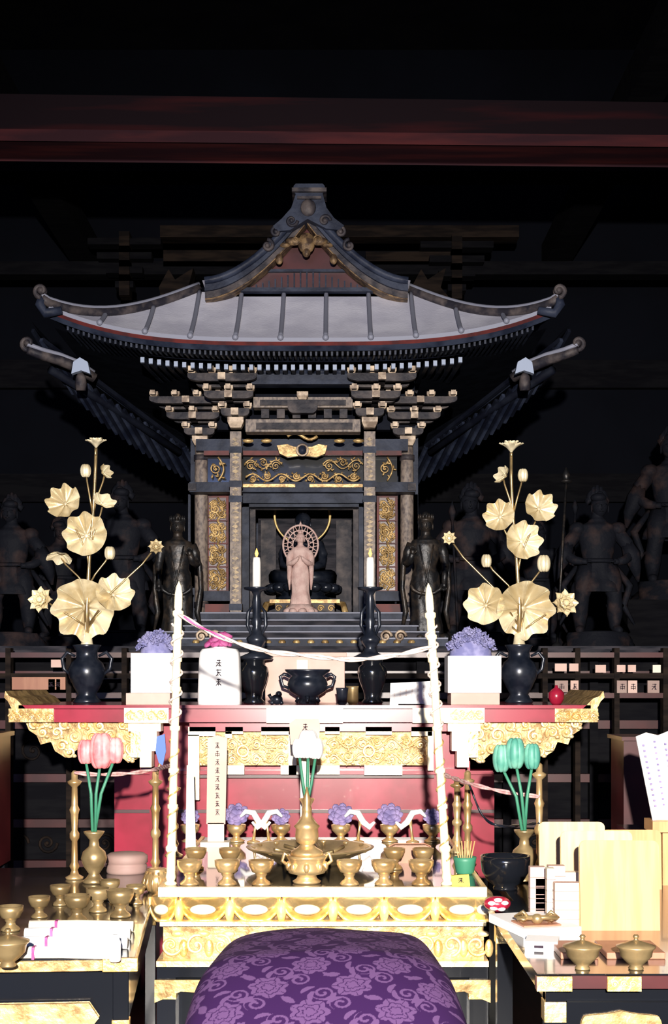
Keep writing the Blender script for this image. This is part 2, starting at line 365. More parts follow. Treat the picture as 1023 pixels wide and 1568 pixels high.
# brackets
def arm(x,y,z,w,h,t,m):
    n=6; p=[(x-w/2,z+h)]+[(x-w/2+w*.18*(1-cos(pi/2*i/n)),z+h*.55-h*.55*sin(pi/2*i/n)) for i in range(n+1)]
    p+=[(2*x-a,c) for a,c in reversed(p)]
    b.extr(p,y,y+t,m)
def masu(x,y,z,w,h,m):
    vs=[];
    for (a,zz) in((.68,z),(1,z+h*.45),(1,z+h)):
        vs+=[(x+i*w*a/2,y+j*w*a/2,zz) for i,j in((-1,-1),(1,-1),(1,1),(-1,1))]
    fs=[(3,2,1,0),(8,9,10,11)]
    for l in(0,4): fs+=[(l+i,l+(i+1)%4,l+4+(i+1)%4,l+4+i) for i in range(4)]
    b.add(vs,fs,m,False)
def cluster(x,y,z,w,h,asym=0):
    masu(x,y,z,.085,h*.22,PALE)
    th=h*.27; zz=z+h*.18
    for i,ww in enumerate((.42,.72,1.0)):
        yy=y-.07*(i+1)*.8; xx=x+asym*i*.03
        arm(xx,yy-.02,zz,w*ww,th*.5,.04,SHR)
        arm(xx,y-.02,zz,w*ww*.85,th*.5,.04,SHR)
        b.box(xx-.018,xx+.018,yy-.05,y+.1,zz,zz+th*.45,SHR); b.box(xx-.02,xx+.02,yy-.056,yy-.05,zz,zz+th*.45,PALE)
        nb=(2,3,4)[i]
        for j in range(nb):
            bxp=xx+w*ww*(j/(nb-1)-.5)*.88; masu(bxp,yy,zz+th*.48,.046,th*.36,PALE)
            b.box(bxp-.012,bxp+.012,yy-.07,yy,zz+th*.55,zz+th*.8,SHR); b.box(bxp-.013,bxp+.013,yy-.074,yy-.07,zz+th*.5,zz+th*.82,PALE)
        zz+=th
for sg in(-1,1):
    cluster(X0+sg*.357,7.60,Z(656,7.6),.36,.30,sg)
    cluster(X0+sg*.575,7.90,Z(683,7.90),.40,.28,sg)
# lintels
def sp(u0,v0,u1,v1,d,t,m): b.pbox(u0,v0,u1,v1,d,t,m)
sp(388,608,540,624,7.6,.08,COLM); sp(398,612,530,620,7.58,.03,SHR)
sp(376,642,552,661,7.58,.1,COLM); sp(392,647,540,657,7.565,.03,SHR)
for i in range(6): sp(400+i*24,626,412+i*24,640,7.62,.05,SHR)
arm(X0,7.55,Z(632,7.55),.16,.07,.05,SHR); masu(X0,7.56,Z(612,7.55),.06,.04,PALE)
sp(300,672,625,690,7.85,.1,SHRB); sp(312,690,615,697,7.84,.03,REDT)
sp(318,697,608,748,7.92,.04,BLACK); sp(290,738,636,753,7.78,.12,SHRB); sp(288,740,300,751,7.76,.1,SHR); sp(625,740,637,751,7.76,.1,SHR)
sp(372,752,556,770,7.85,.1,SHRB)
def pv(u0,v0,u1,v1,d,m=GOLDD,n=None,t=None,seed=1): vine(b,X(u0,d),X(u1,d),Z(v1,d),Z(v0,d),d,m,t,n,True,seed)
pv(374,700,432,722,7.86,n=3); pv(494,700,556,722,7.86,n=3,seed=4); pv(376,722,552,740,7.77,n=8,t=.006,seed=5)
pv(320,700,348,736,7.88,seed=7); pv(580,700,606,736,7.88,seed=8)
b.pextr([(424,682),(440,680),(450,684),(478,684),(488,680),(501,682),(498,694),(485,700),(462,697),(440,700),(428,694)],7.72,.03,GOLDD)
b.lathe(X(463,7.7),7.71,Z(689,7.7),[(.022,0),(.022,.015)],SHRB,16,T=Matrix.Rotation(pi/2,4,'X')); 
b.tube([(X(463,7.69)+.03*cos(a*pi/8),7.69,Z(689,7.69)+.03*sin(a*pi/8)) for a in range(16)],.006,PALE,6,True)
b.tube([(X(440+i*4.6,7.7),7.7,Z(668-5*sin(i*pi/5),7.7)) for i in range(11)],.009,GOLDD); 
for u in(408,520,549,380): b.blob((X(u,7.6),7.6,Z(675,7.6)),(.03,.012,.012),GOLDD)
sp(372,741,452,746,7.76,.01,GOLDD); sp(474,741,556,746,7.76,.01,GOLDD)
ZB=Z(945,7.6)
for sg in(-1,1):
    x=X0+sg*.357
    b.box(x-.030,x+.030,7.57,7.63,ZB-.05,Z(662,7.6),COLM)
    for v in (690,742,765,930): b.box(x-.035,x+.035,7.565,7.635,Z(v+5,7.6),Z(v-5,7.6),SHRB)
    for v in range(674,925,7): 
        b.extr([(x-.020,Z(v,7.6)),(x,Z(v-3.2,7.6)),(x+.020,Z(v,7.6)),(x,Z(v+3.2,7.6))],7.566,7.572,COLG)
    x=X0+sg*.575; b.lathe(x,7.95,ZB-.1,[(.037,0),(.037,.9),(.034,1.1)],COLM,20); 
    for v in (700,750,925): b.lathe(x,7.95,Z(v,7.95)-.02,[(.042,0),(.042,.03)],SHR,20)
    u0,u1=(316,350) if sg<0 else (577,609)
    sp(u0,755,u1,910,7.98,.05,REDT); sp(u0+4,762,u1-4,904,7.97,.02,REDD)
    for (a0,a1) in ((762,797),(797,832),(832,868),(868,904)):
        pv(u0+4,a0,u1-4,a1,7.955,seed=int(a0)+sg,n=1,t=.008); pv(u0+4,a0+2,u1-4,a0+18,7.95,seed=int(a0)+sg+3,n=2,t=.005); pv(u0+4,a0+17,u1-4,a1-1,7.95,seed=int(a0)+sg+9,n=2,t=.005)
    for a in (797,832,868): sp(u0+2,a-1,u1-2,a+1,7.95,.02,REDT)
    sp(u0-6,905,u1+6,920,7.9,.1,SHRB); sp(u0-2,925,u1+6,945,7.9,.1,REDT)
    uo0,uo1=(288,298) if sg<0 else (629,640)
    sp(uo0,757,uo1,900,8.0,.04,SHRB)
# inner sanctum
b.box(X0-.62,X0+.62,9.2,9.25,1.45,2.75,SHRB)
for sg in(-1,1):
    b.box(X0+sg*.62-.02,X0+sg*.62+.02,8.0,9.2,1.45,2.75,SHRB)
    b.box(X0+sg*.34-.035,X0+sg*.34+.035,7.9,8.0,1.5,2.22,SHRB)
    b.box(X0+sg*.295-.02,X0+sg*.295+.02,8.0,8.05,1.5,2.2,SHR)
b.box(X0-.36,X0+.36,7.9,8.0,Z(776,7.9),Z(765,7.9),SHRB); b.box(X0-.30,X0+.30,8.0,8.05,Z(780,8),Z(771,8),SHR)
b.box(X0-.30,X0+.30,8.75,8.8,1.5,2.2,STEPM)
for sg in(-1,1): b.box(X0+sg*.225-.045,X0+sg*.225+.045,8.5,8.53,1.6,2.15,SHR)
b.box(X0-.6,X0+.6,7.9,9.2,1.45,Z(945,7.9),SHRB)
zs=Z(945,7.9)
b.box(X0-.20,X0+.20,8.1,8.5,zs,zs+.03,GOLDD); b.box(X0-.17,X0+.17,8.12,8.48,zs+.03,zs+.09,SHR); b.box(X0-.20,X0+.20,8.1,8.5,zs+.09,zs+.11,GOLDD)
for i in range(6): b.spiral(X0-.15+i*.06,8.115,zs+.06,.02,GOLDD,.005)
for sg in(-1,1): b.tube([(X0+sg*.16,8.2,zs+.10),(X0+sg*.22,8.1,zs+.08),(X0+sg*.24,8.05,zs)],[.015,.018,.02],GOLDD)
for (v0,v1,hw,dd,m) in [(937,948,.56,7.45,SHRB),(948,957,.60,7.40,STEPM),(957,966,.66,7.3,SHRB),(966,976,.70,7.22,STEPM),(976,990,.74,7.15,SHRB)]:
    b.box(X0-hw,X0+hw,dd,9.3,Z(v1,dd)-.02,Z(v0,dd),m); b.box(X0-hw,X0+hw,dd-.006,dd,Z(v0,dd)-.008,Z(v0,dd)-.002,RIB)
b.box(X0-.76,X0+.76,7.12,9.4,PZ,Z(985,7.12),SHRB)
for u in range(300,640,22): b.lathe(X(u,7.14),7.14,Z(992,7.14)+.01,[(.01,0),(.02,.02),(.012,.03)],GOLDD,8)
for u in(310,330,590,612): b.spiral(X(u,7.2),7.13,Z(975,7.2),.03,PALE,.008)
b.build()
# ---------------------------------------------------------------- figures
def hand(b,p,r,m,dirv=Vector((0,-1,.4)),side=1):
    p=Vector(p); dv=Vector(dirv).normalized(); sx=dv.cross(Vector((0,0,1)))
    if sx.length<.1: sx=Vector((1,0,0))
    sx.normalize(); nn=sx.cross(dv)
    b.tube([p-dv*r*.6,p,p+dv*r*1.1,p+dv*r*1.3],[r*.55,r*.75,r*.8,r*.4],m,8)
    for i,l in enumerate((1.1,1.4,1.5,1.2)):
        o=p+dv*r*1.1+sx*r*(.45*(i-1.5)); b.tube([o,o+dv*r*l*.6,o+dv*r*l+nn*r*.25*-1],[r*.24,r*.22,r*.15],m,5)
    b.tube([p+sx*side*r*.6,p+sx*side*r*1.2+dv*r*.6,p+sx*side*r*1.1+dv*r*1.2],[r*.28,r*.25,r*.16],m,5)
def head(b,c,h,m,mh,crown=0,curly=False):
    c=Vector(c)
    def hf(u,v):
        a=2*pi*u; t=pi*v-pi/2; w=cos(t); zz=sin(t)
        jaw=1-.28*max(0,-zz)**1.2
        x=.40*h*w*jaw*cos(a); y=.46*h*w*jaw*sin(a); 
        if y<0:
            y*= (1-.08*max(0,zz))
            y+= -.02*h*math.exp(-((zz+.55)**2)/.03)*math.exp(-(x/h/.12)**2)
            y+= .03*h*math.exp(-((zz-.06)**2)/.02)*math.exp(-((abs(x)/h-.17)**2)/.006)
        return (c.x+x,c.y+y,c.z+.5*h*zz)
    b.surf(hf,24,18,m,cu=True)
    b.tube([c+Vector((0,-.43*h,.10*h)),c+Vector((0,-.50*h,-.05*h)),c+Vector((0,-.52*h,-.10*h)),c+Vector((0,-.42*h,-.13*h))],[.03*h,.045*h,.06*h,.03*h],m,6)
    b.tube([c+Vector((-.1*h,-.43*h,-.23*h)),c+Vector((0,-.455*h,-.225*h)),c+Vector((.1*h,-.43*h,-.23*h))],[.02*h,.035*h,.02*h],m,6)
    for s in(-1,1):
        b.tube([c+Vector((s*.27*h,-.36*h,.12*h)),c+Vector((s*.16*h,-.44*h,.16*h)),c+Vector((s*.06*h,-.45*h,.10*h))],.02*h,mh,5)
        b.blob(c+Vector((s*.16*h,-.40*h,.04*h)),(.07*h,.035*h,.025*h),m,8,5)
        b.blob(c+Vector((s*.41*h,0,-.05*h)),(.04*h,.08*h,.22*h),m,8,6)
    b.blob(c+Vector((0,.06*h,.16*h)),(.44*h,.46*h,.42*h),mh,16,10)
    b.blob(c+Vector((0,.04*h,.62*h)),(.2*h,.2*h,.2*h),mh,12,8)
    if crown:
        b.lathe(c.x,c.y+.03*h,c.z+.26*h,[(.45*h,0),(.47*h,.08*h),(.44*h,.1*h)],mh,18)
        for a in range(-3,4):
            an=-pi/2+a*.38; p=c+Vector((.46*h*cos(an),.03*h+.46*h*sin(an),.34*h)); b.tube([p,p+Vector((0,0,.22*h)),p+Vector((0,.02*h,.34*h*(1.3 if a==0 else 1)))],[.08*h,.07*h,.01*h],mh,5)
def body(b,x,y,z,h,secs,m,fold=.06,fn=9,lim=.6):
    n=len(secs); N=44
    def fn_(u,v):
        q=v*(n-1); i=min(int(q),n-2); t=q-i; t=t*t*(3-2*t)
        A=secs[i];C=secs[i+1]; f=A[0]+(C[0]-A[0])*(q-i); rx=A[1]+(C[1]-A[1])*t; ry=A[2]+(C[2]-A[2])*t
        a=2*pi*u; k=1+(fold*sin(fn*a+10*f)*(max(0,lim-f)/lim)**.5 if f<lim else 0)
        return (x+(rx*k*cos(a))*h,y+ry*k*sin(a)*h,z+f*h)
    b.surf(fn_,48,N,m,cu=True)
ROBE=[(0,.02,.02),(.005,.15,.10),(.04,.145,.10),(.2,.12,.09),(.40,.125,.095),(.50,.118,.085),(.58,.095,.07),(.68,.115,.08),(.76,.135,.08),(.80,.12,.07),(.825,.06,.05),(.85,.04,.042),(.89,.038,.04)]
def bodhi(name,x,y,z,h,m,mir=1):
    b=B(name)
    b.lathe(x,y,z,[(.19,0),(.20,.02),(.13,.05),(.15,.07),(.17,.10),(.13,.10)],m,20,h)
    for i in range(10):
        a=2*pi*i/10; b.blob((x+.17*h*cos(a),y+.17*h*sin(a),z+.075*h),(.04*h,.04*h,.035*h),m,8,6)
    zb=z+.1*h; H=h*.88
    body(b,x,y,zb,H,ROBE,m); head(b,(x,y-.01*H,zb+.93*H),.145*H,m,m,1)
    for s in(-1,1):
        up=(s==mir)
        pts=[(x+s*.115*H,y,zb+.77*H),(x+s*.15*H,y,zb+.70*H),(x+s*.165*H,y-.01*H,zb+.60*H)]
        pts+= [(x+s*.14*H,y-.1*H,zb+.62*H),(x+s*.12*H,y-.15*H,zb+.68*H)] if up else [(x+s*.16*H,y-.05*H,zb+.52*H),(x+s*.15*H,y-.08*H,zb+.43*H)]
        b.tube(pts,[.05*H,.045*H,.036*H,.028*H,.022*H],m,9)
        hand(b,pts[-1],.026*H,m,(0,-.3,.9) if up else (0,-.3,-.9),s)
        b.tube([(x+s*.12*H,y-.02,zb+.76*H),(x+s*.19*H,y,zb+.6*H),(x+s*.2*H,y,zb+.4*H),(x+s*.17*H,y-.01,zb+.2*H),(x+s*.2*H,y,zb+.05*H)],[.02*H,.025*H,.02*H,.025*H,.012*H],m,6)
        b.tube([(x+s*.06*H,y-.085*H,zb+.76*H),(x+s*.03*H,y-.1*H,zb+.6*H),(x,y-.105*H,zb+.45*H),(x+s*.06*H,y-.11*H,zb+.3*H)],.008*H,m,5)
    b.tube([(x+.13*H*cos(a*pi/6),y-.1*H,zb+.42*H+.08*H*sin(a*pi/6)) for a in range(6,13)],.016*H,m,6)
    b.build()
def guardian(name,x,y,z,h,m,mir=1,weapon=True,aup=True):
    b=B(name)
    b.surf(lambda u,v:(x+(.24-.06*v)*h*cos(2*pi*u)*(1+.1*sin(5*2*pi*u+v*4)),y+(.2-.05*v)*h*sin(2*pi*u),z+.12*h*v),30,6,m,cu=True)
    b.lathe(x,y,z+.115*h,[(.19,0),(.12,.015)],m,14,h)
    z=z+.12*h; H=h*.86
    for s in(-1,1):
        b.tube([(x+s*.06*H,y,z+.5*H),(x+s*.10*H,y-.03*H,z+.38*H),(x+s*.12*H,y-.04*H,z+.27*H),(x+s*.13*H,y,z+.14*H),(x+s*.13*H,y,z+.04*H),(x+s*.14*H,y-.05*H,z+.02*H),(x+s*.15*H,y-.11*H,z+.015*H)],[.085*H,.08*H,.055*H,.06*H,.04*H,.035*H,.02*H],m,10)
        b.tube([(x+s*.185*H,y,z+.20*H),(x+s*.13*H,y-.07*H,z+.22*H),(x+s*.07*H,y,z+.2*H)],.015*H,m,6)
    body(b,x,y,z,H,[(.30,.19,.13),(.34,.185,.125),(.42,.15,.10),(.50,.125,.09),(.55,.11,.085),(.62,.125,.09),(.72,.145,.095),(.79,.14,.08),(.83,.07,.055),(.86,.045,.045),(.9,.04,.04)],m,.1,8,.55)
    b.tube([(x+.13*H*cos(a*pi/10),y+.095*H*sin(a*pi/10),z+.53*H) for a in range(20)],.017*H,m,6,True)
    head(b,(x+mir*.015*H,y-.02*H,z+.93*H),.15*H,m,m,0)
    for a in range(7):
        an=pi*(a+.5)/7; b.tube([(x+.05*H*cos(an),y,z+.97*H+.03*H*sin(an)),(x+.07*H*cos(an),y+.01,z+.98*H+.07*H*sin(an)),(x+.06*H*cos(an),y,z+.99*H+.11*H*sin(an))],[.04*H,.03*H,.01*H],m,5)
    b.blob((x,y-.04*H,z+1.0*H),(.06*H,.06*H,.035*H),m)
    for s in(-1,1):
        b.blob((x+s*.15*H,y,z+.77*H),(.065*H,.07*H,.055*H),m)
        if s==mir and aup:
            pts=[(x+s*.13*H,y,z+.77*H),(x+s*.24*H,y-.02*H,z+.68*H),(x+s*.27*H,y-.05*H,z+.66*H),(x+s*.30*H,y-.08*H,z+.76*H),(x+s*.31*H,y-.09*H,z+.84*H)]; hd=(0,-.2,1)
        else:
            pts=[(x+s*.13*H,y,z+.77*H),(x+s*.22*H,y,z+.66*H),(x+s*.25*H,y-.02*H,z+.58*H),(x+s*.18*H,y-.09*H,z+.53*H),(x+s*.13*H,y-.12*H,z+.52*H)]; hd=(-s,-.3,0)
        b.tube(pts,[.055*H,.052*H,.042*H,.034*H,.024*H],m,9); hand(b,pts[-1],.028*H,m,hd,s)
        b.tube([pts[1],pts[2],(pts[2][0]+s*.04*H,y+.02,pts[2][2]-.1*H),(pts[2][0]+s*.06*H,y+.02,pts[2][2]-.2*H)],[.05*H,.07*H,.045*H,.01*H],m,7)
        b.tube([(x+s*.14*H,y+.05*H,z+.5*H),(x+s*.25*H,y+.04*H,z+.35*H),(x+s*.2*H,y+.02*H,z+.2*H),(x+s*.28*H,y+.02*H,z+.06*H)],[.02*H,.03*H,.025*H,.01*H],m,6)
        if s==mir and weapon:
            q=Vector(pts[-1])+Vector((0,-.02*H,.03*H)); b.tube([q+Vector((-s*.03*H,0,-.75*H)),q+Vector((s*.02*H,0,.25*H))],.010*H,m,6)
            e=q+Vector((s*.02*H,0,.25*H)); b.tube([e,e+Vector((0,0,.06*H)),e+Vector((0,0,.14*H))],[.012*H,.03*H,.002*H],m,6)
    b.build()
bodhi('bodhisattva_statue',X(272,7.35),7.35,PZ,.68,BRZ,1); bodhi('bodhisattva_statue',X(652,7.35),7.35,PZ,.69,BRZ,-1)
guardian('guardian_king_statue',X(187,8.2),8.2,PZ,.93,CLAY,-1,False,False)
guardian('guardian_king_statue',X(92,8.9),8.9,PZ,.82,CLAY,1,False)
guardian('guardian_king_statue',X(18,8.2),8.2,PZ,.86,CLAY,-1)
guardian('guardian_king_statue',X(722,8.2),8.2,PZ,.92,CLAY,-1,True,False)
guardian('guardian_king_statue',X(915,8.2),8.2,PZ,.90,CLAY,1,False,False)
shell('statue_plinth',X(1028,9.4)-.35,X(1028,9.4)+.35,9.1,9.75,PZ,PZ+.35,WOODD)
guardian('guardian_king_statue',X(1028,9.4),9.4,PZ+.35,1.10,CLAY,-1,False,False)
guardian('guardian_king_statue',X(822,9.1),9.1,PZ,.82,CLAY,1)
b=B('ritual_staff'); b.tube([(X(853,7.3),7.3,PZ),(X(867,7.3),7.3,Z(740,7.3))],.007,BRZ,6)
p=(X(867,7.3),7.3,Z(728,7.3)); b.tube([(p[0],p[1],p[2]-.04),(p[0],p[1],p[2]),(p[0],p[1],p[2]+.04)],[.01,.022,.003],BRZ); b.blob((p[0],p[1],p[2]-.03),(.03,.03,.012),BRZ); b.lathe(X(853,7.3),7.3,PZ,[(.03,0),(.03,.01),(.01,.03)],BRZ,12); b.build()
def seated(name,x,y,z,h,m,mh):
    b=B(name)
    b.lathe(x,y,z,[(.30,0),(.32,.03),(.26,.06),(.26,.08),(.34,.11),(.42,.18),(.38,.20)],m,28,h)
    for i in range(16):
        a=2*pi*i/16; b.blob((x+.38*h*cos(a),y+.38*h*sin(a),z+.14*h),(.08*h,.08*h,.055*h),m,8,6)
    z=z+.18*h
    b.blob((x,y-.05*h,z+.07*h),(.38*h,.26*h,.09*h),m,24,10)
    for s in(-1,1):
        b.tube([(x+s*.10*h,y,z+.1*h),(x+s*.32*h,y-.14*h,z+.09*h),(x+s*.2*h,y-.24*h,z+.08*h),(x-s*.08*h,y-.24*h,z+.08*h)],[.09*h,.085*h,.07*h,.05*h],m,10)
        b.tube([(x+s*.17*h,y,z+.50*h),(x+s*.23*h,y-.01*h,z+.36*h),(x+s*.22*h,y-.05*h,z+.24*h),(x+s*.05*h,y-.22*h,z+.18*h)],[.065*h,.06*h,.055*h,.03*h],m,10)
        hand(b,(x+s*.04*h,y-.22*h,z+.17*h),.03*h,m,(-s,-.2,0),s)
    body(b,x,y,z,h,[(.05,.20,.15),(.15,.17,.13),(.28,.15,.11),(.4,.19,.12),(.48,.21,.115),(.53,.17,.09),(.57,.07,.06),(.6,.055,.055),(.64,.05,.05)],m,.03,7,.5)
    head(b,(x,y-.02*h,z+.72*h),.22*h,m,mh,0)
    b.build()
seated('seated_buddha_statue',X(464,8.3),8.3,zs+.112,.50,BLACKM,BLACKM)
HALO=mat('halo_gilt',(.75,.50,.20),.4,.3)
b=B('gilt_halo_ring'); c=(X(463,8.46),8.46,Z(790,8.46)); R=.165
b.tube([(c[0]+R*cos(2*pi*i/40),c[1],c[2]+R*sin(2*pi*i/40)) for i in range(40)],[.008+.004*sin(2*pi*i/40) for i in range(40)],HALO,8,True)
b.tube([(c[0],c[1]+.01,zs+.11),(c[0],c[1]+.01,c[2]-R)],.008,BRZ,6)
b.build()
b=B('stone_kannon_statue'); d=7.62; x=X(460,d); k=S(d); zf=zs
b.lathe(x,d,zf-.035,[(24,0),(25,6),(18,9),(20,13),(24,20),(19,23),(18,26)],STONE,8,k)
for i in range(9):
    a=2*pi*i/9; b.blob((x+21*k*cos(a),d+21*k*sin(a),zf+14*k-.035),(7*k,7*k,6*k),STONE,8,6)
zb=zf-.035+24*k; H=.385
body(b,x,d,zb,H,ROBE,STONE,.05,7); head(b,(x,d-.005,zb+.925*H),.15*H,STONE,STONE)
for s in(-1,1):
    pts=[(x+s*.115*H,d,zb+.76*H),(x+s*.15*H,d,zb+.66*H),(x+s*.15*H,d-.02*H,zb+.57*H),(x+s*.09*H,d-.1*H,zb+.60*H),(x+s*.04*H,d-.13*H,zb+.64*H)]
    b.tube(pts,[.05*H,.05*H,.05*H,.035*H,.025*H],STONE,9); hand(b,pts[-1],.024*H,STONE,(-s*.5,-.3,.8),s)
    b.tube([(x+s*.15*H,d-.02*H,zb+.56*H),(x+s*.155*H,d-.03*H,zb+.4*H),(x+s*.15*H,d-.02*H,zb+.22*H)],[.04*H,.03*H,.01*H],STONE,7)
hc=(x,d+.05,zb+.86*H) 
for R,t in((27,1.6),(20,1.0),(12,1)): b.tube([(hc[0]+R*k*cos(a*pi/16),hc[1],hc[2]+R*k*1.12*sin(a*pi/16)) for a in range(32)],t*k,STONE,6,True)
for i in range(16):
    a=2*pi*i/16; b.tube([(hc[0]+12*k*cos(a),hc[1],hc[2]+12*k*1.12*sin(a)),(hc[0]+27*k*cos(a+.35),hc[1],hc[2]+27*k*1.12*sin(a+.35))],.8*k,STONE,5)
    b.tube([(hc[0]+12*k*cos(a),hc[1],hc[2]+12*k*1.12*sin(a)),(hc[0]+27*k*cos(a-.35),hc[1],hc[2]+27*k*1.12*sin(a-.35))],.8*k,STONE,5)
b.tube([(hc[0],hc[1],hc[2]+30*k),(hc[0],hc[1],hc[2]+36*k)],[3*k,.5*k],STONE,6)
b.tube([(x,hc[1],zb+.05),(x,hc[1],hc[2]-.05)],.01,STONE,6)
b.build()
# ---------------------------------------------------------------- red offering table
TZ=1.103; TD=5.3
b=B('red_lacquer_offering_table')
def tb(u0,v0,u1,v1,dd=0,t=.02,m=GOLD,d=TD): b.pbox(u0,v0,u1,v1,d+dd,t,m)
b.box(X(28,TD),X(905,TD),TD,6.15,Z(1086,TD),TZ,RED)
tb(22,1085,915,1106,0,.8,RED)
for (a,c) in [(190,258),(408,525),(632,690),(690,742)]: tb(a,1084,c,1107,-.006,.02,PLATE)
for (a,c) in [(192,256),(690,740)]: vine(b,X(a,TD),X(c,TD),Z(1105,TD),Z(1086,TD),TD-.010,GOLDB,.003,4)
for (a,c) in [(13,82),(850,916)]:
    tb(a,1085,c,1106,-.008,.5,GOLDD); vine(b,X(a,TD),X(c,TD),Z(1105,TD),Z(1087,TD),TD-.01,GOLD,.003,5)
for sg,uu in((-1,18),(1,914)):
    o=-sg
    b.pextr([(uu-sg*0,1086),(uu+o*22,1086),(uu+o*14,1078),(uu+o*6,1070),(uu-o*4,1066),(uu-o*10,1058),(uu-o*12,1068),(uu-o*6,1074)],TD,.75,GOLDD)
tb(290,1106,700,1120,.05,.5,RED)
def poly_scroll(poly,sg):
    b.pextr(poly,TD+.05,.03,GOLDD)
L=[(38,1103),(215,1103),(215,1160),(196,1168),(178,1152),(165,1160),(150,1168),(132,1160),(118,1148),(100,1160),(84,1150),(78,1136),(62,1140),(56,1126),(44,1118)]
poly_scroll(L,-1); poly_scroll([(932-u,v) for u,v in L],1)
for sg in(0,1):
    for j,(u,v,r) in enumerate([(48,1109,8),(62,1122,9),(68,1108,8),(84,1122,10),(95,1109,8),(92,1142,9),(112,1128,11),(104,1152,9),(125,1110,8),(138,1130,11),(128,1149,9),(150,1112,9),(156,1150,10),(143,1161,8),(168,1126,12),(178,1146,9),(185,1110,9),(198,1125,11),(200,1146,10),(196,1162,6)]):
        uu=932-u if sg else u; k=S(TD)
        b.spiral(X(uu,TD),TD+.035,Z(v,TD),r*k,GOLDB,2.6*k,1.5,j*1.3,1 if (j+sg)%2 else -1)
        b.blob((X(uu+r*.8,TD),TD+.03,Z(v+r*.7,TD)),(4*k,3*k,3*k),GOLDB,8,5)
for sg in(0,1):
    q=lambda u:932-u if sg else u
    for (a,c,v0,v1,dd,m) in [(196,246,1108,1120,-.02,PLATE),(204,240,1120,1150,-.01,PLATE),(214,232,1150,1175,-.01,PLATE),(200,215,1120,1160,-.015,GOLD)]:
        x0,x1=sorted((q(a),q(c))); tb(x0,v0,x1,v1,dd,.08,m)
tb(285,1112,665,1119,.06,.1,RED); tb(290,1119,660,1172,.10,.05,GOLDD)
for (a,c,v0,v1) in [(288,330,1113,1127),(345,372,1113,1124),(400,455,1113,1125),(498,520,1113,1124),(560,600,1113,1125),(630,662,1113,1127),(318,374,1172,1186),(430,470,1172,1186),(485,520,1172,1186),(558,616,1172,1187),(288,305,1125,1225),(345,355,1120,1130),(442,454,1120,1186),(655,664,1120,1180)]:
    tb(a,v0,c,v1,.05,.03,PLATE)
d=TD+.08
for i,(a,c) in enumerate([(308,440),(500,655)]):
    vine(b,X(a,d),X(c,d),Z(1150,d),Z(1126,d),d,GOLDB,.004,7,True,i+20); vine(b,X(a,d),X(c,d),Z(1172,d),Z(1148,d),d,GOLDB,.004,7,True,i+30)
for u in (372,565): b.tube([(X(u,d)+.02*cos(a*pi/8),d-.005,Z(1150,d)+.02*sin(a*pi/8)) for a in range(16)],.005,GOLDB,6,True)
tb(178,1180,755,1186,.12,.1,RED); 
tb(215,1106,720,1700,.18,.55,RED)
tb(175,1182,757,1345,.15,.1,RED)
tb(175,1240,757,1245,.14,.02,REDD); tb(285,1187,665,1191,.10,.05,REDD)
b.box(X(240,TD),X(700,TD),TD+.2,6.0,0,Z(1200,TD),RED)
for u in (240,700):
    x=X(u,TD); b.box(x-.04,x+.04,TD+.1,TD+.2,0,Z(1180,TD),RED)
b.build(.002)
# ---------------------------------------------------------------- things on the red table
def lat(b,u,d,z0,prof,m,seg=28): b.lathe(X(u,d),d,z0,prof,m,seg,S(d))
for u in(393,567):
    d=5.62; b=B('candlestick'); zt=TZ
    lat(b,u-4 if u<400 else u+3,d,zt,[(15,0),(17,3),(12,8),(14,18),(20,34),(23,48),(21,56),(16,60),(16,66),(13,68)],BLACK)
    uu=u
    lat(b,uu,d,zt+66*S(d),[(10,0),(24,2),(26,6),(12,12),(8,20),(14,28),(16,34),(9,40),(6,52),(9,60),(6,66),(7,90),(5,100),(8,106),(19,109),(20,112),(5,113)],BLACKM)
    kk=S(d)
    for s in(-1,1): b.tube([(X(uu,d)+s*6*kk,d,zt+150*kk),(X(uu,d)+s*13*kk,d,zt+140*kk),(X(uu,d)+s*14*kk,d,zt+120*kk),(X(uu,d)+s*8*kk,d,zt+105*kk)],[1.5*kk,3*kk,3*kk,2*kk],BLACKM)
    lat(b,uu,d,zt+176*kk,[(6.4,0),(6.2,40),(5.6,46),(5,48)],WAX,16)
    b.tube([(X(uu,d),d,zt+222*kk),(X(uu,d),d,zt+228*kk)],.8*kk,INK,5)
    b.tube([(X(uu,d),d,zt+225*kk),(X(uu,d),d,zt+230*kk),(X(uu,d),d,zt+238*kk)],[1.2*kk,2.8*kk,.3*kk],FLAME,8)
    b.build()
def orient(nrm):
    return Vector(nrm).normalized().to_track_quat('Z','Y').to_matrix().to_4x4()
def leaf(b,u,v,r,d,nrm=(0,-1,.25),n=8,m=CREAM,amp=.20,sq=1):
    k=S(d)*r; T=orient(nrm); c=Vector((X(u,d),d,Z(v,d)))
    def fn(a,t):
        th=2*pi*a; rr=k*t*(1+.05*cos(n*th)); zz=amp*k*(t**1.5)*cos(n*th)+.35*k*t*t
        return c+T@Vector((rr*cos(th),rr*sin(th)*sq,zz-.2*k))
    b.surf(fn,64,9,m,cu=True); 
    b.blob(c+T@Vector((0,0,-.16*k)),(.12*k,.12*k,.05*k),m,10,6,T)
    for i in range(n):
        pts=[]
        for t in (.1,.4,.7,.97):
            p=Vector(fn(i/n,t)); pts.append(p+T@Vector((0,0,.006*k)))
        b.tube(pts,[.03*k,.025*k,.02*k,.01*k],m,5)
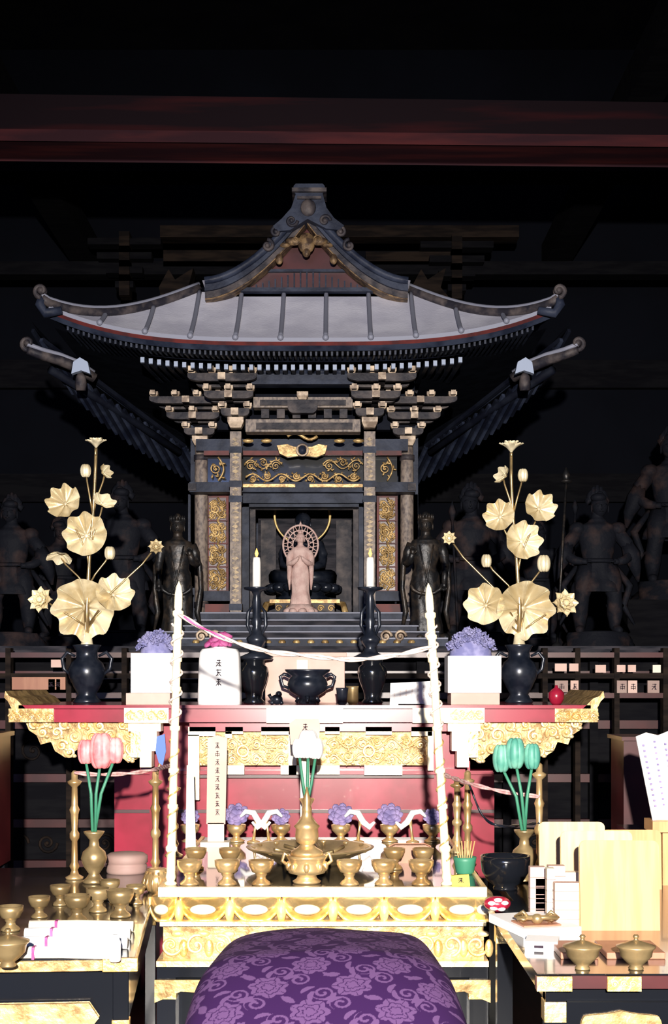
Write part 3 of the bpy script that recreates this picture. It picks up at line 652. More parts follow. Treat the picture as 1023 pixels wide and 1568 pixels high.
def flower(b,u,v,r,d,m=CREAM,up=(0,-.3,1),n=8):
    k=S(d)*r; T=orient(up); c=Vector((X(u,d),d,Z(v,d)))
    for ring,(tilt,l) in enumerate(((.95,1.0),(.55,.85),(.25,.7))):
        for i in range(n):
            a=2*pi*(i+.5*ring)/n
            R=T@Matrix.Rotation(a,4,'Z')@Matrix.Rotation(tilt,4,'Y')
            def pf(s,t): 
                w=.34*sin(pi*min(1,t*.9+.08))**.8; s2=2*s-1
                return c+R@Vector((-.25*k*t*(1-t)*1.5,w*k*s2,k*l*t))+R@Vector((.12*k*(1-s2*s2),0,0))
            b.surf(pf,6,7,m)
    b.lathe(c.x,c.y,c.z-.0,[(.05,0),(.2,.15),(.28,.4),(.2,.42)],m,12,k,T)
def bud(b,u,v,r,d,m=CREAM,asp=1.3,n=6):
    k=S(d)*r; c=Vector((X(u,d),d,Z(v,d)))
    b.blob(c,(k*.72,k*.72,k*asp*.9),m,14,10)
    for i in range(n):
        a=2*pi*i/n+.3; b.blob(c+Vector((.34*k*cos(a),.34*k*sin(a),-.08*k)),(k*.5,k*.5,k*asp),m,12,10)
def bigvase(b,u,d,zt,m=BLACKM):
    lat(b,u,d,zt,[(20,0),(22,3),(17,8),(14,14),(20,24),(27,40),(28,52),(24,62),(17,68),(16,78),(20,86),(22,89),(15,90)],m)
    k=S(d); x=X(u,d)
    for s in(-1,1): b.tube([(x+s*18*k,d,zt+72*k),(x+s*30*k,d,zt+78*k),(x+s*38*k,d,zt+68*k),(x+s*35*k,d,zt+52*k),(x+s*26*k,d,zt+44*k)],[2*k,3*k,3*k,3*k,2*k],m,7)
d=5.75
def arrangement(u0,stem,items):
    b=B('gilt_lotus_arrangement'); bigvase(b,u0,d,TZ); k=S(d)
    b.tube([(X(u,d),d,Z(v,d)) for u,v in stem],[4*k]*2+[2.5*k]*(len(stem)-2),BRASSD,8)
    lat(b,u0,d,TZ+84*k,[(12,0),(9,8),(7,22),(3,24)],CREAM,14)
    for it in items:
        kind,u,v,r,sv,n=it
        su=np.interp(sv,[p[1] for p in reversed(stem)],[p[0] for p in reversed(stem)])
        dd=d-.02
        b.tube([(X(su,d),d,Z(sv,d)),(X(su+(u-su)*.35,d),d-.01,Z(sv+(v-sv)*.45+4,d)),(X(su+(u-su)*.8,d),d,Z(sv+(v-sv)*.8+3,d)),(X(u,d),d+.005,Z(v,d))],1.5*k,BRASSD,6)
        if kind=='l': leaf(b,u,v,r,dd,n)
        elif kind=='s': leaf(b,u,v,r,dd,n,6,CREAM,.1,.6)
        elif kind=='f': flower(b,u,v+r*.2,r,dd,CREAM,n)
        else: bud(b,u,v,r,dd,CREAM,1.0)
    b.build()
arrangement(133,[(133,995),(133,930),(137,850),(143,780),(146,720),(147,682)],
 [('l',98,769,27,860,(-.2,-1,.35)),('l',131,819,33,870,(0,-1,.1)),('s',158,768,22,850,(.7,-.6,.5)),('b',131,720,10,790,0),('f',147,680,19,700,(0,-.15,1)),
  ('s',92,852,24,900,(-.3,-.5,-.9)),('b',168,846,10,900,0),('f',67,916,24,960,(-.3,-1,.2)),('l',129,932,47,980,(-.05,-1,-.25)),('l',175,909,29,965,(.35,-1,.3)),('s',161,722,18,790,(1,-.35,.2)),('f',239,836,14,960,(.1,-1,.2))])
arrangement(795,[(795,995),(796,930),(791,850),(785,780),(783,730),(783,690)],
 [('l',827,777,25,870,(.2,-1,.35)),('l',765,790,24,860,(-.35,-1,.2)),('l',801,828,29,880,(.25,-1,.1)),('b',801,727,10,790,0),('f',783,686,22,700,(0,-.15,1)),
  ('s',770,727,22,790,(-1,-.35,.3)),('b',833,862,13,920,0),('b',745,858,10,920,0),('l',743,926,31,970,(-.3,-1,.1)),('l',803,933,44,985,(.1,-1,-.2)),('f',861,921,25,970,(.3,-1,.2)),('f',688,823,13,960,(-.1,-1,.2))])
def petals(b,x0,x1,y0,y1,z0,h,m,n=130,s=.012,seed=1):
    rs=random.Random(seed)
    b.blob(((x0+x1)/2,(y0+y1)/2,z0),((x1-x0)*.47,(y1-y0)*.45,h*.8),m,20,10)
    for _ in range(n):
        a=rs.uniform(-1,1);c=rs.uniform(-1,1); q=max(0,1-a*a*.8)*max(0,1-c*c*.6)
        p=Vector(((x0+x1)/2+a*(x1-x0)/2,(y0+y1)/2+c*(y1-y0)/2,z0+h*q**.5*rs.uniform(.7,1.05)))
        for j in range(4):
            T=orient((rs.uniform(-1,1),rs.uniform(-1,.3),rs.uniform(.2,1)))
            b.blob(p+T@Vector((s*.6*cos(j*pi/2),s*.6*sin(j*pi/2),0)),(s*.6,s*.6,s*.15),m,6,4,T)
for (a,c,v0,sa,sc,vt) in [(200,266,1000,208,262,966),(686,768,1004,688,760,962)]:
    d=5.4; b=B('white_offering_box_with_flowers')
    zb=TZ+18*S(d)
    b.box(X(a,d),X(c,d),d,d+.17,zb,Z(v0,d),WHITE); b.box(X(a-8 if a<300 else a+5,d),X(c-6 if a<300 else c-2,d),d+.01,d+.18,TZ,zb,PINKP)
    petals(b,X(sa,d),X(sc,d),d+.02,d+.15,Z(v0,d)-.01,(v0-vt)*S(d)+.01,BLUEF,n=190,seed=int(a))
    b.build(.002)
d=5.45; b=B('wrapped_memorial_urn'); k=S(d); x=X(334,d)
def urn(u,v):
    a=2*pi*u; sq=(abs(cos(a))**4+abs(sin(a))**4)**-.25
    r=np.interp(v,[0,.05,.15,.8,.93,1],[33,33.5,33.5,31.5,30,12])
    return (x+r*k*sq*cos(a)*(1+.01*sin(6*a)),d+.08+r*k*.7*sq*sin(a),TZ+88*k*min(1,v*1.03))
b.surf(urn,40,18,WHITE,cu=True); b.lathe(x,d+.08,TZ+86*k,[(12,0),(11,3)],WHITE,16,k)
glyphs(b,X(334,d),d+.08-33*k*.7-.004,Z(1052,d),Z(1008,d),.028,INK,3,5)
rs=random.Random(4)
for i in range(26):
    a=rs.uniform(0,2*pi); r=rs.uniform(0,22); b.blob((x+r*k*cos(a),d+.08+r*k*.6*sin(a),TZ+(92+rs.uniform(0,9))*k),(8*k,7*k,4*k),MAG,8,6,orient((cos(a),-.4,1)))
for a in (-1,0,1): b.tube([(x,d+.07,TZ+95*k),(x+a*6*k+4*k,d+.06,TZ+108*k),(x+a*14*k+6*k,d+.05,TZ+(104+6*(a==0))*k)],[5*k,6*k,2*k],MAG,7)
b.build()
d=5.75; b=B('pale_wooden_box'); b.box(X(406,d),X(528,d),d,d+.2,TZ,Z(1000,d),PINKP); b.box(X(403,d),X(531,d),d-.005,d+.205,Z(1006,d),Z(999,d),PINKP); b.box(X(454,d),X(472,d),d-.01,d,Z(1030,d),Z(1010,d),OFFW); b.build(.003)
d=5.55; b=B('bronze_incense_burner'); k=S(d)
lat(b,471,d,TZ,[(13,0),(15,3),(11,8),(16,12),(28,20),(31,30),(29,38),(24,43),(34,50),(35,53),(28,53),(24,48)],BLACKM)
for s in(-1,1): b.tube([(X(471,d)+s*27*k,d,TZ+24*k),(X(471,d)+s*38*k,d,TZ+28*k),(X(471,d)+s*42*k,d,TZ+42*k),(X(471,d)+s*36*k,d,TZ+46*k),(X(471,d)+s*28*k,d,TZ+42*k)],2.6*k,BLACKM,7)
for a in range(3):
    an=-pi/2+a*2*pi/3; b.tube([(X(471,d)+14*k*cos(an),d+14*k*sin(an),TZ+12*k),(X(471,d)+20*k*cos(an),d+20*k*sin(an),TZ+3*k)],[4*k,3*k],BLACKM)
b.build()
b=B('small_bronze_lion'); d=5.42; k=S(d)
x=X(424,d); b.blob((x,d,TZ+8*k),(9*k,7*k,8*k),BLACKM); b.blob((x+3*k,d-4*k,TZ+16*k),(5*k,5*k,5*k),BLACKM); b.tube([(x-8*k,d,TZ+8*k),(x-12*k,d,TZ+16*k)],[2*k,3*k],BLACKM)
for s in(-1,1): b.tube([(x+s*6*k,d-5*k,TZ+6*k),(x+s*8*k,d-7*k,TZ+1*k)],[3*k,3*k],BLACKM)
b.build()
b=B('tea_cup'); lat(b,524,5.40,TZ,[(5,0),(7,2),(9,22),(10,26),(8,26),(6,6)],BLACKM); b.build()
b=B('tea_cup'); lat(b,540,5.5,TZ,[(6,0),(9,4),(9,24),(10,28),(8,28),(7,6)],BRASSD); b.build()
d=5.36; b=B('printed_card'); b.extr([(X(597,d),TZ),(X(662,d),TZ),(X(660,d),Z(1043,d)),(X(598,d),Z(1046,d))],d,d+.006,WHITE)
for i in range(6): glyphs(b,X(604+i*9,d),d,Z(1074,d),Z(1048,d),.008,PINKP,4,i)
b.box(X(610,d),X(650,d),d,d+.05,TZ,TZ+.004,WHITE)
b.build()
b=B('red_lidded_jar'); lat(b,852,5.40,TZ,[(6,0),(9,3),(12,10),(12,18),(8,23),(3,26),(2,30)],RED); b.build()
# ---------------------------------------------------------------- ritual altar
AZ=.642; AD=3.8
b=B('ritual_altar')
xl,xr=X(250,AD),X(738,AD)
b.box(xl,xr,AD,5.02,AZ-.012,AZ,GLASS)
b.box(xl-.012,xr+.012,AD-.014,AD,AZ-.022,AZ+.004,PLATE); b.box(xl-.012,xl,AD,5.02,AZ-.022,AZ+.004,GOLDB); b.box(xr,xr+.012,AD,5.02,AZ-.022,AZ+.004,GOLDB)
k=S(AD)
PET=mat('polished_gilt_petal',(.90,.58,.22),.26,.8,(1,.76,.40),6,bump=.15,bscale=30)
def petal(cx,cy,w,h,ax='x',m=None):
    m=m or PET; zc=AZ-.022
    def fn(u,v):
        t=2*u-1; hh=h*v; wid=w/2*(1-.75*max(0,v-.35)**1.6*1.3)
        bul=.05*sin(pi*min(1,v*.85+.1))*(1-t*t*.9)
        p=(t*wid,-bul-.004,-hh)
        return (cx+p[0],cy+p[1],zc+p[2]) if ax=='x' else (cx+(p[1] if ax=='l' else -p[1]),cy+p[0],zc+p[2])
    b.surf(fn,14,12,m)
    rim=[fn(0,v/8) for v in range(9)]+[fn(u/6,1) for u in range(1,6)]+[fn(1,1-v/8) for v in range(9)]
    b.tube(rim,.005,GOLD,6)
    if ax=='x':
        b.blob((cx,cy-.045,zc-h*.45),(w*.28,.014,h*.22),PLATE,14,8)
for u in (275,352,431,510,588,666,722):
    b.blob((X(u,AD),AD-.005,AZ-.06),(8*k,.03,18*k),GOLDB,10,8)
for i,u in enumerate((250,313,392,471,549,627,705,738)):
    petal(X(u,AD),AD-.002,(72 if 0<i<7 else 40)*k,36*k)
for i in range(9):
    y=AD+.08+i*.135; petal(xl,y,.12,.062,'l'); petal(xr,y,.12,.062,'r')
b.box(xl+.01,xr-.01,AD+.03,5.0,AZ-.11,AZ-.012,GOLDS)
b.box(xl-.005,xr+.008,AD-.035,5.03,AZ-.096,AZ-.084,GOLDB)
b.box(xl+.0,xr+.005,AD+.0,5.03,AZ-.19,AZ-.096,GOLDD)
b.box(xl-.015,xr+.015,AD-.03,5.05,AZ-.205,AZ-.19,GOLDB)
for i,u in enumerate(range(262,742,39)):
    b.spiral(X(u,AD),AD-.004,Z(1447,AD),17*k,GOLDB,3*k,1.3,i,1 if i%2 else -1); b.blob((X(u+19,AD),AD,Z(1452,AD)),(7*k,4*k,14*k),GOLD,10,8); b.blob((X(u+10,AD),AD,Z(1430,AD)),(10*k,4*k,5*k),GOLDB,10,8)
for i in range(8):
    y=AD+.1+.15*i; b.blob((xl,y,AZ-.14),(.012,.05,.03),GOLDB); b.blob((xr+.005,y,AZ-.14),(.012,.05,.03),GOLDB)
b.box(xl-.015,xr+.015,AD-.02,5.05,AZ-.235,AZ-.205,BLACK)
b.box(xl+.03,xr-.03,AD+.02,5.0,0,AZ-.235,BLACK)
for xx in(xl-.015,xr+.015-.05):
    for yy in(AD-.02,4.97): b.box(xx,xx+.05,yy,yy+.05,0,AZ-.235,BLACK); b.box(xx-.002,xx+.052,yy-.004,yy+.055,.35,.39,GOLD)
b.extr([(xl-.02,AZ-.3),(xl-.02,AZ-.24),(xr+.02,AZ-.24),(xr+.02,AZ-.3),(xr-.05,AZ-.27),(0,AZ-.30),(xl+.05,AZ-.27)],AD-.03,AD-.02,GOLDD)
b.build()
def brass_bowl(u,v,z0=AZ,sc=1,name='brass_offering_cup',m=BRASS,fill=None):
    d=D(v,z0); b=B(name)
    b.lathe(X(u,d),d,z0,[(14,0),(15,2),(13,5),(8,9),(7,13),(9,16),(9,18),(14,20),(15,22),(19,30),(19.5,38),(17.5,38),(16,30),(3,27)],m,26,S(d)*sc)
    if fill: b.blob((X(u,d),d,z0+33*S(d)*sc),(15*S(d)*sc,15*S(d)*sc,5*S(d)*sc),fill,12,6)
    b.build()
for u in(290,348,400,535,588,645): brass_bowl(u,1355,sc=1.0)
for i,u in enumerate((300,352,604,648)): brass_bowl(u,1331,sc=.85)
for i,u in enumerate((291,362,430,522,597,662)):
    v=1289; d=D(v,AZ); b=B('lotus_flower_cup'); k=S(d); x=X(u,d)
    b.lathe(x,d,AZ,[(12,0),(13,2),(7,5),(5,9),(8,12),(14,18),(15,26),(12,27)],BRASS,22,k)
    rad=16 if i in(0,2,5) else 22
    b.lathe(x,d,AZ+22*k,[(3,0),(8,6),(4,12)],PURPF,12,k)
    T=orient((0,-1,.8))
    for rg,(rr,nn) in enumerate(((1,9),(.65,7),(.3,5))):
        for j in range(nn):
            a=2*pi*j/nn+rg*.4; c=Vector((x,d-rg*.006,AZ+(30+rad*.5)*k))+T@Vector((rr*.62*rad*k*cos(a),rr*.62*rad*k*sin(a),0))
            b.blob(c,(rad*.36*k,rad*.30*k,rad*.13*k),PURPF,8,6,T@Matrix.Rotation(a,4,'Z')@Matrix.Rotation(-.4,4,'Y'))
    b.build()
for i,(u,s) in enumerate(((388,1),(412,-1),(548,1),(632,-1))):
    d=4.85; k=S(d); b=B('curled_white_ornament'); x=X(u,d)
    b.tube([(x-s*20*k,d,AZ+40*k),(x-s*12*k,d,AZ+48*k),(x,d,AZ+46*k),(x+s*8*k,d,AZ+32*k),(x+s*18*k,d,AZ+24*k),(x+s*26*k,d,AZ+32*k)],[2*k,4*k,5*k,5*k,5*k,2*k],WHITE,8)
    b.tube([(x+s*4*k,d,AZ+36*k),(x+s*2*k,d,AZ+18*k),(x,d,AZ+2*k)],[3*k,2*k,3*k],BRASS,7); b.lathe(x,d,AZ,[(10,0),(10,2),(3,5)],BRASS,16,k); b.build()
d=4.32; b=B('bronze_ritual_dish'); b.lathe(X(475,d),d,AZ,[(.10,0),(.11,.008),(.13,.02),(.19,.045),(.195,.05),(.18,.05),(.13,.028),(.02,.022)],BRASSD,48)
for i in range(14):
    a=2*pi*i/14; b.blob((X(475,d)+.178*cos(a),d+.178*sin(a),AZ+.045),(.012,.012,.006),BRASS,8,5)
for i in range(6):
    a=i; b.tube([(X(475,d)+.06*cos(a),d+.06*sin(a),AZ+.03),(X(475,d)+.11*cos(a+.4),d+.11*sin(a+.4),AZ+.045)],.006,BRASSD)
b.build()
d=D(1352,AZ); b=B('brass_incense_burner'); k=S(d); x=X(470,d)
b.lathe(x,d,AZ,[(20,0),(22,3),(16,7),(14,12),(28,16),(30,22),(26,30),(30,38),(32,42),(24,44),(22,40)],BRASS,32,k)
b.lathe(x,d,AZ+43*k,[(26,0),(24,6),(14,12),(10,16),(16,20),(18,28),(17,40),(20,44),(14,50),(9,56),(6,66),(8,70),(5,76),(7,84),(3,94),(1,104)],BRASS,24,k)
for i in range(8):
    a=2*pi*i/8; b.blob((x+28*k*cos(a),d+28*k*sin(a),AZ+26*k),(5*k,5*k,8*k),BRASS,8,6)
for s in(-1,1): b.tube([(x+s*28*k,d,AZ+26*k),(x+s*38*k,d,AZ+34*k),(x+s*34*k,d,AZ+46*k),(x+s*28*k,d,AZ+40*k)],3*k,BRASS,7)
b.build()
d=D(1322,AZ); b=B('wooden_rest_block'); k=S(d)
b.extr([(X(598,d),AZ),(X(598,d),Z(1300,d)),(X(606,d),Z(1296,d)),(X(652,d),Z(1296,d)),(X(661,d),Z(1300,d)),(X(661,d),AZ)],d,d+.06,MWOOD); b.build(.003)
pot=B('brass_water_pot'); LZ_=.60
d=4.02; lat(pot,241,d,LZ_,[(14,0),(18,4),(22,14),(20,26),(14,32),(16,35),(10,36)],BRASS)
for i in range(14):
    a=2*pi*i/14; k=S(d); pot.tube([(X(241,d)+19*k*cos(a),d+19*k*sin(a),LZ_+3*k),(X(241,d)+22.5*k*cos(a),d+22.5*k*sin(a),LZ_+14*k),(X(241,d)+16*k*cos(a),d+16*k*sin(a),LZ_+31*k)],2*k,BRASS,5)
for (ub,ut,vt) in ((261,274,890),(685,656,893)):
    d=3.86; b=B('gilt_altar_pole'); k=S(d)
    p0=Vector((X(ub,d),d,AZ)); p1=Vector((X(ut,d),d,Z(vt,d))); ax=(p1-p0); L=ax.length/k; T=orient(ax)
    prof=[(9,0),(10,3),(6,6),(8,12),(6.5,20),(7,22),(6.8,50),(9,53),(9,58),(6.6,61)]
    for hh in (120,175,240,300,345,380): prof+=[(6.2,hh-4),(8.2,hh-3),(8.2,hh+3),(6.2,hh+4)]
    prof+=[(6.2,L-55),(8.6,L-52),(8.6,L-46),(5.2,L-44),(6.4,L-40),(6.0,L-20),(4,L-8),(.6,L)]
    b.lathe(p0.x,p0.y,p0.z,prof,PLATE,16,k,T)
    pts=[p0+ax*(.52+.34*i/60)+T@Vector((9*k*cos(i*.55),9*k*sin(i*.55),0)) for i in range(61)]
    b.tube(pts,1.8*k,ROPE,6)
    pts=[p0+ax*(.08+.40*i/80)+T@Vector((7.5*k*cos(i*.5),7.5*k*sin(i*.5),0)) for i in range(81)]
    b.tube(pts,1.3*k,GOLD,5)
    b.build()
def twist(b,pts,r,m,tw=40):
    P=[Vector(p) for p in pts]; P=[P[0]*2-P[1]]+P+[P[-1]*2-P[-2]]; out=[]
    for i in range(1,len(P)-2):
        for j in range(24):
            t=j/24; a,b_,c,e=P[i-1],P[i],P[i+1],P[i+2]
            out.append(.5*((2*b_)+(c-a)*t+(2*a-5*b_+4*c-e)*t*t+(3*b_-a-3*c+e)*t**3))
    out.append(P[-2]); L=0; A=[];Bq=[]
    for i,p in enumerate(out):
        if i: L+=(p-out[i-1]).length
        ph=L/(r*4.5); o=Vector((0,cos(ph),sin(ph)))*r*.6; A.append(p+o);Bq.append(p-o)
    b.tube(A,r*.62,m,6); b.tube(Bq,r*.62,m,6)
b=B('consecration_rope'); d=3.84; k=S(d)
twist(b,[(X(u,d),d+dy,Z(v,d)) for u,v,dy in [(272,940,.01),(285,947,0),(330,972,0),(400,995,0),(470,1004,0),(540,1010,0),(600,1004,0),(640,996,0),(662,990,.01)]],3.6*k,ROPE)
twist(b,[(X(u,d),d-.010,Z(v,d)) for u,v in [(282,944),(300,957),(325,968),(345,978)]],1.6*k,MAG)
b.build()
# ---------------------------------------------------------------- side tables
LZ=.60
b=B('black_side_table'); ang=math.radians(4.8)
LM=Matrix.Translation((X(207,3.07),3.07,0))@Matrix.Rotation(ang,4,'Z'); b.M=LM
b.box(-.95,0,0,1.5,LZ-.025,LZ,BLACK); b.box(-.955,.005,-.006,.01,LZ-.028,LZ-.004,GOLDD)
for x0,x1 in((-.07,.006),(-.5,-.42)): b.box(x0,x1,-.009,.0,LZ-.03,LZ-.0,GOLD)
b.box(-.93,-.02,.03,1.45,LZ-.16,LZ-.025,BLACK)
for x in(-.92,-.05):
    for y in(.02,1.44): b.box(x,x+.035,y,y+.035,0,LZ-.02,BLACK); b.box(x-.002,x+.037,y-.002,y+.037,.42,.46,GOLD)
b.extr([(-.80,.50),(-.10,.50),(-.08,.47),(-.12,.42),(-.2,.44),(-.28,.40),(-.45,.42),(-.62,.40),(-.7,.44),(-.78,.42),(-.82,.47)],.0,.02,GOLDD)
b.M=None; b.build(.002)
RZ=.62
b=B('black_side_table'); xL=.40
b.box(xL,1.3,2.8,3.72,RZ-.025,RZ,BLACK); b.box(.47,1.3,3.72,4.5,RZ-.025,RZ,BLACK); b.box(xL-.004,1.3,2.793,2.805,RZ-.028,RZ-.003,REDD)
for a,c in((822,876),(930,982)): b.box(X(a,2.79),X(c,2.79),2.786,2.80,RZ-.032,RZ-.003,GOLD); 
for i in range(3): b.spiral(X(835+i*14,2.78),2.784,RZ-.017,.007,GOLDB,.0018); b.spiral(X(942+i*14,2.78),2.784,RZ-.017,.007,GOLDB,.0018)
b.box(xL+.02,1.28,2.83,3.70,RZ-.06,RZ-.025,BLACK)
for x in(xL+.02,1.25):
    for y in(2.82,3.66): b.box(x,x+.04,y,y+.04,0,RZ-.02,BLACK); b.box(x-.003,x+.043,y-.003,y+.043,.52,.56,GOLD)
for x in(.48,1.25): b.box(x,x+.04,4.4,4.44,0,RZ-.02,BLACK)
def cart(x0,x1,z0,z1):
    n=24; p=[]
    cx=(x0+x1)/2;cz=(z0+z1)/2
    for i in range(n*2):
        a=2*pi*i/(n*2); q=(abs(cos(a))**3+abs(sin(a))**3)**(-1/3); w=1-.10*abs(sin(4*a)); p.append((cx+(x1-x0)/2*q*cos(a)*w,cz+(z1-z0)/2*q*sin(a)*w))
    return p
b.box(.46,1.27,2.815,2.83,.42,RZ-.06,BLACK)
b.extr(cart(.475,.66,.44,.545),2.805,2.815,GOLDD); b.extr(cart(.70,.90,.44,.545),2.805,2.815,GOLDD)
b.build(.002)
def board(name,u0,v0,u1,v1,d,z0,m,t=.014,lean=.06):
    b=B(name); x0,x1=X(u0,d),X(u1,d); h=Z(v0,d)-z0; r=.012
    c=[(x0,0),(x1,0)]+[(x1-r+r*cos(a*pi/8),h-r+r*sin(a*pi/8)) for a in range(5)]+[(x0+r-r*sin(a*pi/8),h-r+r*cos(a*pi/8)) for a in range(5)]
    b.M=Matrix.Translation((0,d,z0))@Matrix.Rotation(-lean,4,'X')
    b.extr(c,0,t,m); b.M=None; return b
def dR(v): return D(v,RZ)
b=board('wooden_plaque_board',891,1290,1009,1425,dR(1425),RZ,LWOOD); b.build(.003)
b=board('wooden_plaque_board',862,1275,968,1400,dR(1402),RZ,LWOOD2); b.build(.003)
b=board('wooden_plaque_board',829,1261,926,1380,dR(1382),RZ,LWOOD2); b.build(.003)
b=board('wooden_plaque_board',925,1273,1012,1330,dR(1362),RZ,LWOOD); b.build(.003)
b=B('stacked_paper_packets'); d=dR(1420)
for i,(u0,u1,v0,v1) in enumerate([(850,893,1352,1420),(838,850,1330,1420),(812,836,1328,1385),(820,838,1345,1390),(840,866,1326,1385),(866,890,1336,1385)]):
    dd=d-.02 if i==0 else (d+.02 if i==1 else d+.10)
    b.box(X(u0,dd),X(u1,dd),dd,dd+.03,RZ,Z(v0,dd),OFFW if i%2 else PINKP)
    h=Z(v0,dd)-RZ
    for j in range(1,5): b.box(X(u0,dd)-.001,X(u1,dd)+.001,dd-.001,dd+.031,RZ+h*j/5,RZ+h*j/5+.002,DPINK)
b.build(.001)
b=B('white_boxes_on_tray')
b.M=Matrix.Translation((X(772,3.3),3.3,RZ))@Matrix.Rotation(.25,4,'Z'); b.box(.0,.14,-.12,.1,0,.02,WHITE); b.box(.01,.1,-.10,-.02,.02,.024,MWOOD)
b.M=Matrix.Translation((X(806,3.1),3.1,RZ))@Matrix.Rotation(-.2,4,'Z'); b.box(.0,.07,-.05,.03,0,.018,WHITE); b.box(.02,.04,-.051,-.05,.004,.01,INK)
b.M=None; b.build(.001)
b=B('bronze_vajra'); vx,vy,vz=X(822,3.25),3.25,RZ+.034
b.tube([(vx-.045,vy,vz),(vx+.045,vy-.02,vz+.005)],.006,BRASSD,8); b.blob((vx,vy-.01,vz),(.014,.012,.012),BRASSD)
for s in(-1,1):
    for j in range(4):
        a=j*pi/2+.4; b.tube([(vx+s*.018,vy,vz),(vx+s*.032,vy+.016*cos(a),vz+.004+.016*sin(a)*.8),(vx+s*.050,vy-.008*s,vz+.003)],[.004,.005,.002],BRASSD,6)
b.build()
def lidbowl(u,v,z0,m=BRASSD,sc=1):
    d=D(v,z0); b=B('lidded_brass_censer'); k=S(d)*sc
    b.lathe(X(u,d),d,z0,[(11,0),(12,2),(9,6),(14,10),(24,20),(26,30),(30,34),(30,36),(18,40),(10,43),(4,44),(3,47),(5,50),(3,53)],m,28,k); b.build()
lidbowl(892,1484,RZ); lidbowl(974,1484,RZ)
b=B('wooden_small_tray'); d=dR(1478); 
for u0,u1 in((866,925),(938,1030)): b.box(X(u0,d),X(u1,d),d+.06,d+.20,RZ,RZ+.014,MWOOD)
b.build(.002)
b=B('black_lacquer_bowl'); d=dR(1362); b.lathe(X(774,d),d,RZ,[(18,0),(19,3),(17,6),(28,14),(36,28),(38,44),(38,52),(35,52),(34,40),(24,20),(3,14)],BLACK,36,S(d)); b.build()
b=B('red_white_cloth_ball'); d=dR(1396); k=S(d); 
b.surf(lambda u,v:(X(762,d)+(20*k*sin(pi*v)*(1+.12*sin(6*pi*u)))*cos(2*pi*u),d+15*k*sin(pi*v)*sin(2*pi*u),RZ+12*k-12*k*cos(pi*v)),28,12,RED,cu=True)
for i in range(5):
    a=.4+i*1.2; b.blob((X(762,d)+10*k*cos(a),d-10*k,RZ+12*k+7*k*sin(a)),(7*k,6*k,3.5*k),WHITE,8,6)
b.build()
b=B('yellow_tag_plate'); d=D(1356,AZ); YEL=mat('yellow_card',(.62,.48,.05),.6); b.extr([(X(692,d),AZ),(X(692,d),Z(1341,d)),(X(718,d),Z(1339,d)),(X(720,d),AZ)],d,d+.012,YEL); glyphs(b,X(706,d),d,Z(1353,d),Z(1343,d),.02,INK,1); b.build()
b=B('bamboo_whisk_cup'); d=D(1338,AZ); lat(b,712,d,AZ,[(12,0),(14,3),(17,20),(18,26),(15,26),(12,8)],STEMG)
for i in range(7):
    k=S(d); b.tube([(X(712,d)+(i-3)*2*k,d,AZ+6*k),(X(712,d)+(i-3)*5*k,d,AZ+50*k)],1.2*k,LWOOD,5)
b.build()
def budvase(u,vb,z0,budsl,m,stemm):
    d=D(vb,z0); b=B('lotus_bud_vase'); k=S(d)
    b.lathe(X(u,d),d,z0,[(16,0),(18,3),(12,8),(8,14),(16,26),(20,38),(17,48),(8,56),(7,66),(15,76),(16,79),(10,79)],BRASSD,26,k)
    for i,(bu,bv,r) in enumerate(budsl):
        b.tube([(X(u+(i-1)*2,d),d,z0+70*k),(X(u+(bu-u)*.35,d),d-.005*i,z0+(70+ (vb-bv-70)*.5)*k),(X(bu,d),d-.006*i,Z(bv+r*.8,d))],[2.6*k,2.6*k,2.2*k],stemm,7)
        bud(b,bu,bv,r,d-.006*i,m,1.25)
    b.build()
budvase(144,1352,LZ,[(131,1150,15),(176,1148,16),(155,1148,22)],PINKF,STEMG)
budvase(803,1350,RZ,[(768,1160,17),(815,1157,16),(789,1152,19)],GREENF,STEMG)
d=4.62; b=B('white_lotus_vase'); k=S(d); lat(b,470,d,AZ,[(13,0),(14,3),(9,8),(8,16),(15,30),(16,42),(8,54),(7,70),(12,80),(9,81)],BRASS)
for (bu,bv,r) in ((458,1145,13),(484,1145,14),(472,1138,19)):
    b.tube([(X(470,d),d,AZ+70*k),(X(470+(bu-470)*.5,d),d,Z(1200,d)),(X(bu,d),d,Z(bv+8,d))],2.4*k,STEMG,7); bud(b,bu,bv,r,d,WHITE,1.15)
b.build()
d=4.75; b=B('wooden_name_tablet')
b.pextr([(445,1140),(443,1108),(452,1101),(488,1101),(490,1110),(488,1142)],d,.015,PINKP); b.box(X(460,d),X(474,d),d,d+.012,AZ,Z(1140,d),OFFW); glyphs(b,X(467,d),d,Z(1136,d),Z(1106,d),.025,INK,2,2)
b.box(X(445,d),X(490,d),d-.03,d+.04,AZ,AZ+.02,OFFW); b.build()
d=4.76; b=B('wooden_name_tablet'); b.pextr([(316,1262),(318,1130),(333,1126),(348,1130),(345,1262)],d,.012,PINKP); b.box(X(318,d),X(343,d),d,d+.012,AZ,Z(1260,d),OFFW); glyphs(b,X(333,d),d,Z(1250,d),Z(1135,d),.018,INK,9,6)
b.box(X(308,d),X(352,d),d-.03,d+.04,AZ,AZ+.015,OFFW); b.build()
d=4.70; b=B('paper_offering_strip'); b.extr([(X(284,d),AZ),(X(286,d),Z(1172,d)),(X(296,d),Z(1170,d)),(X(300,d),AZ)],d,d+.004,OFFW); b.build()
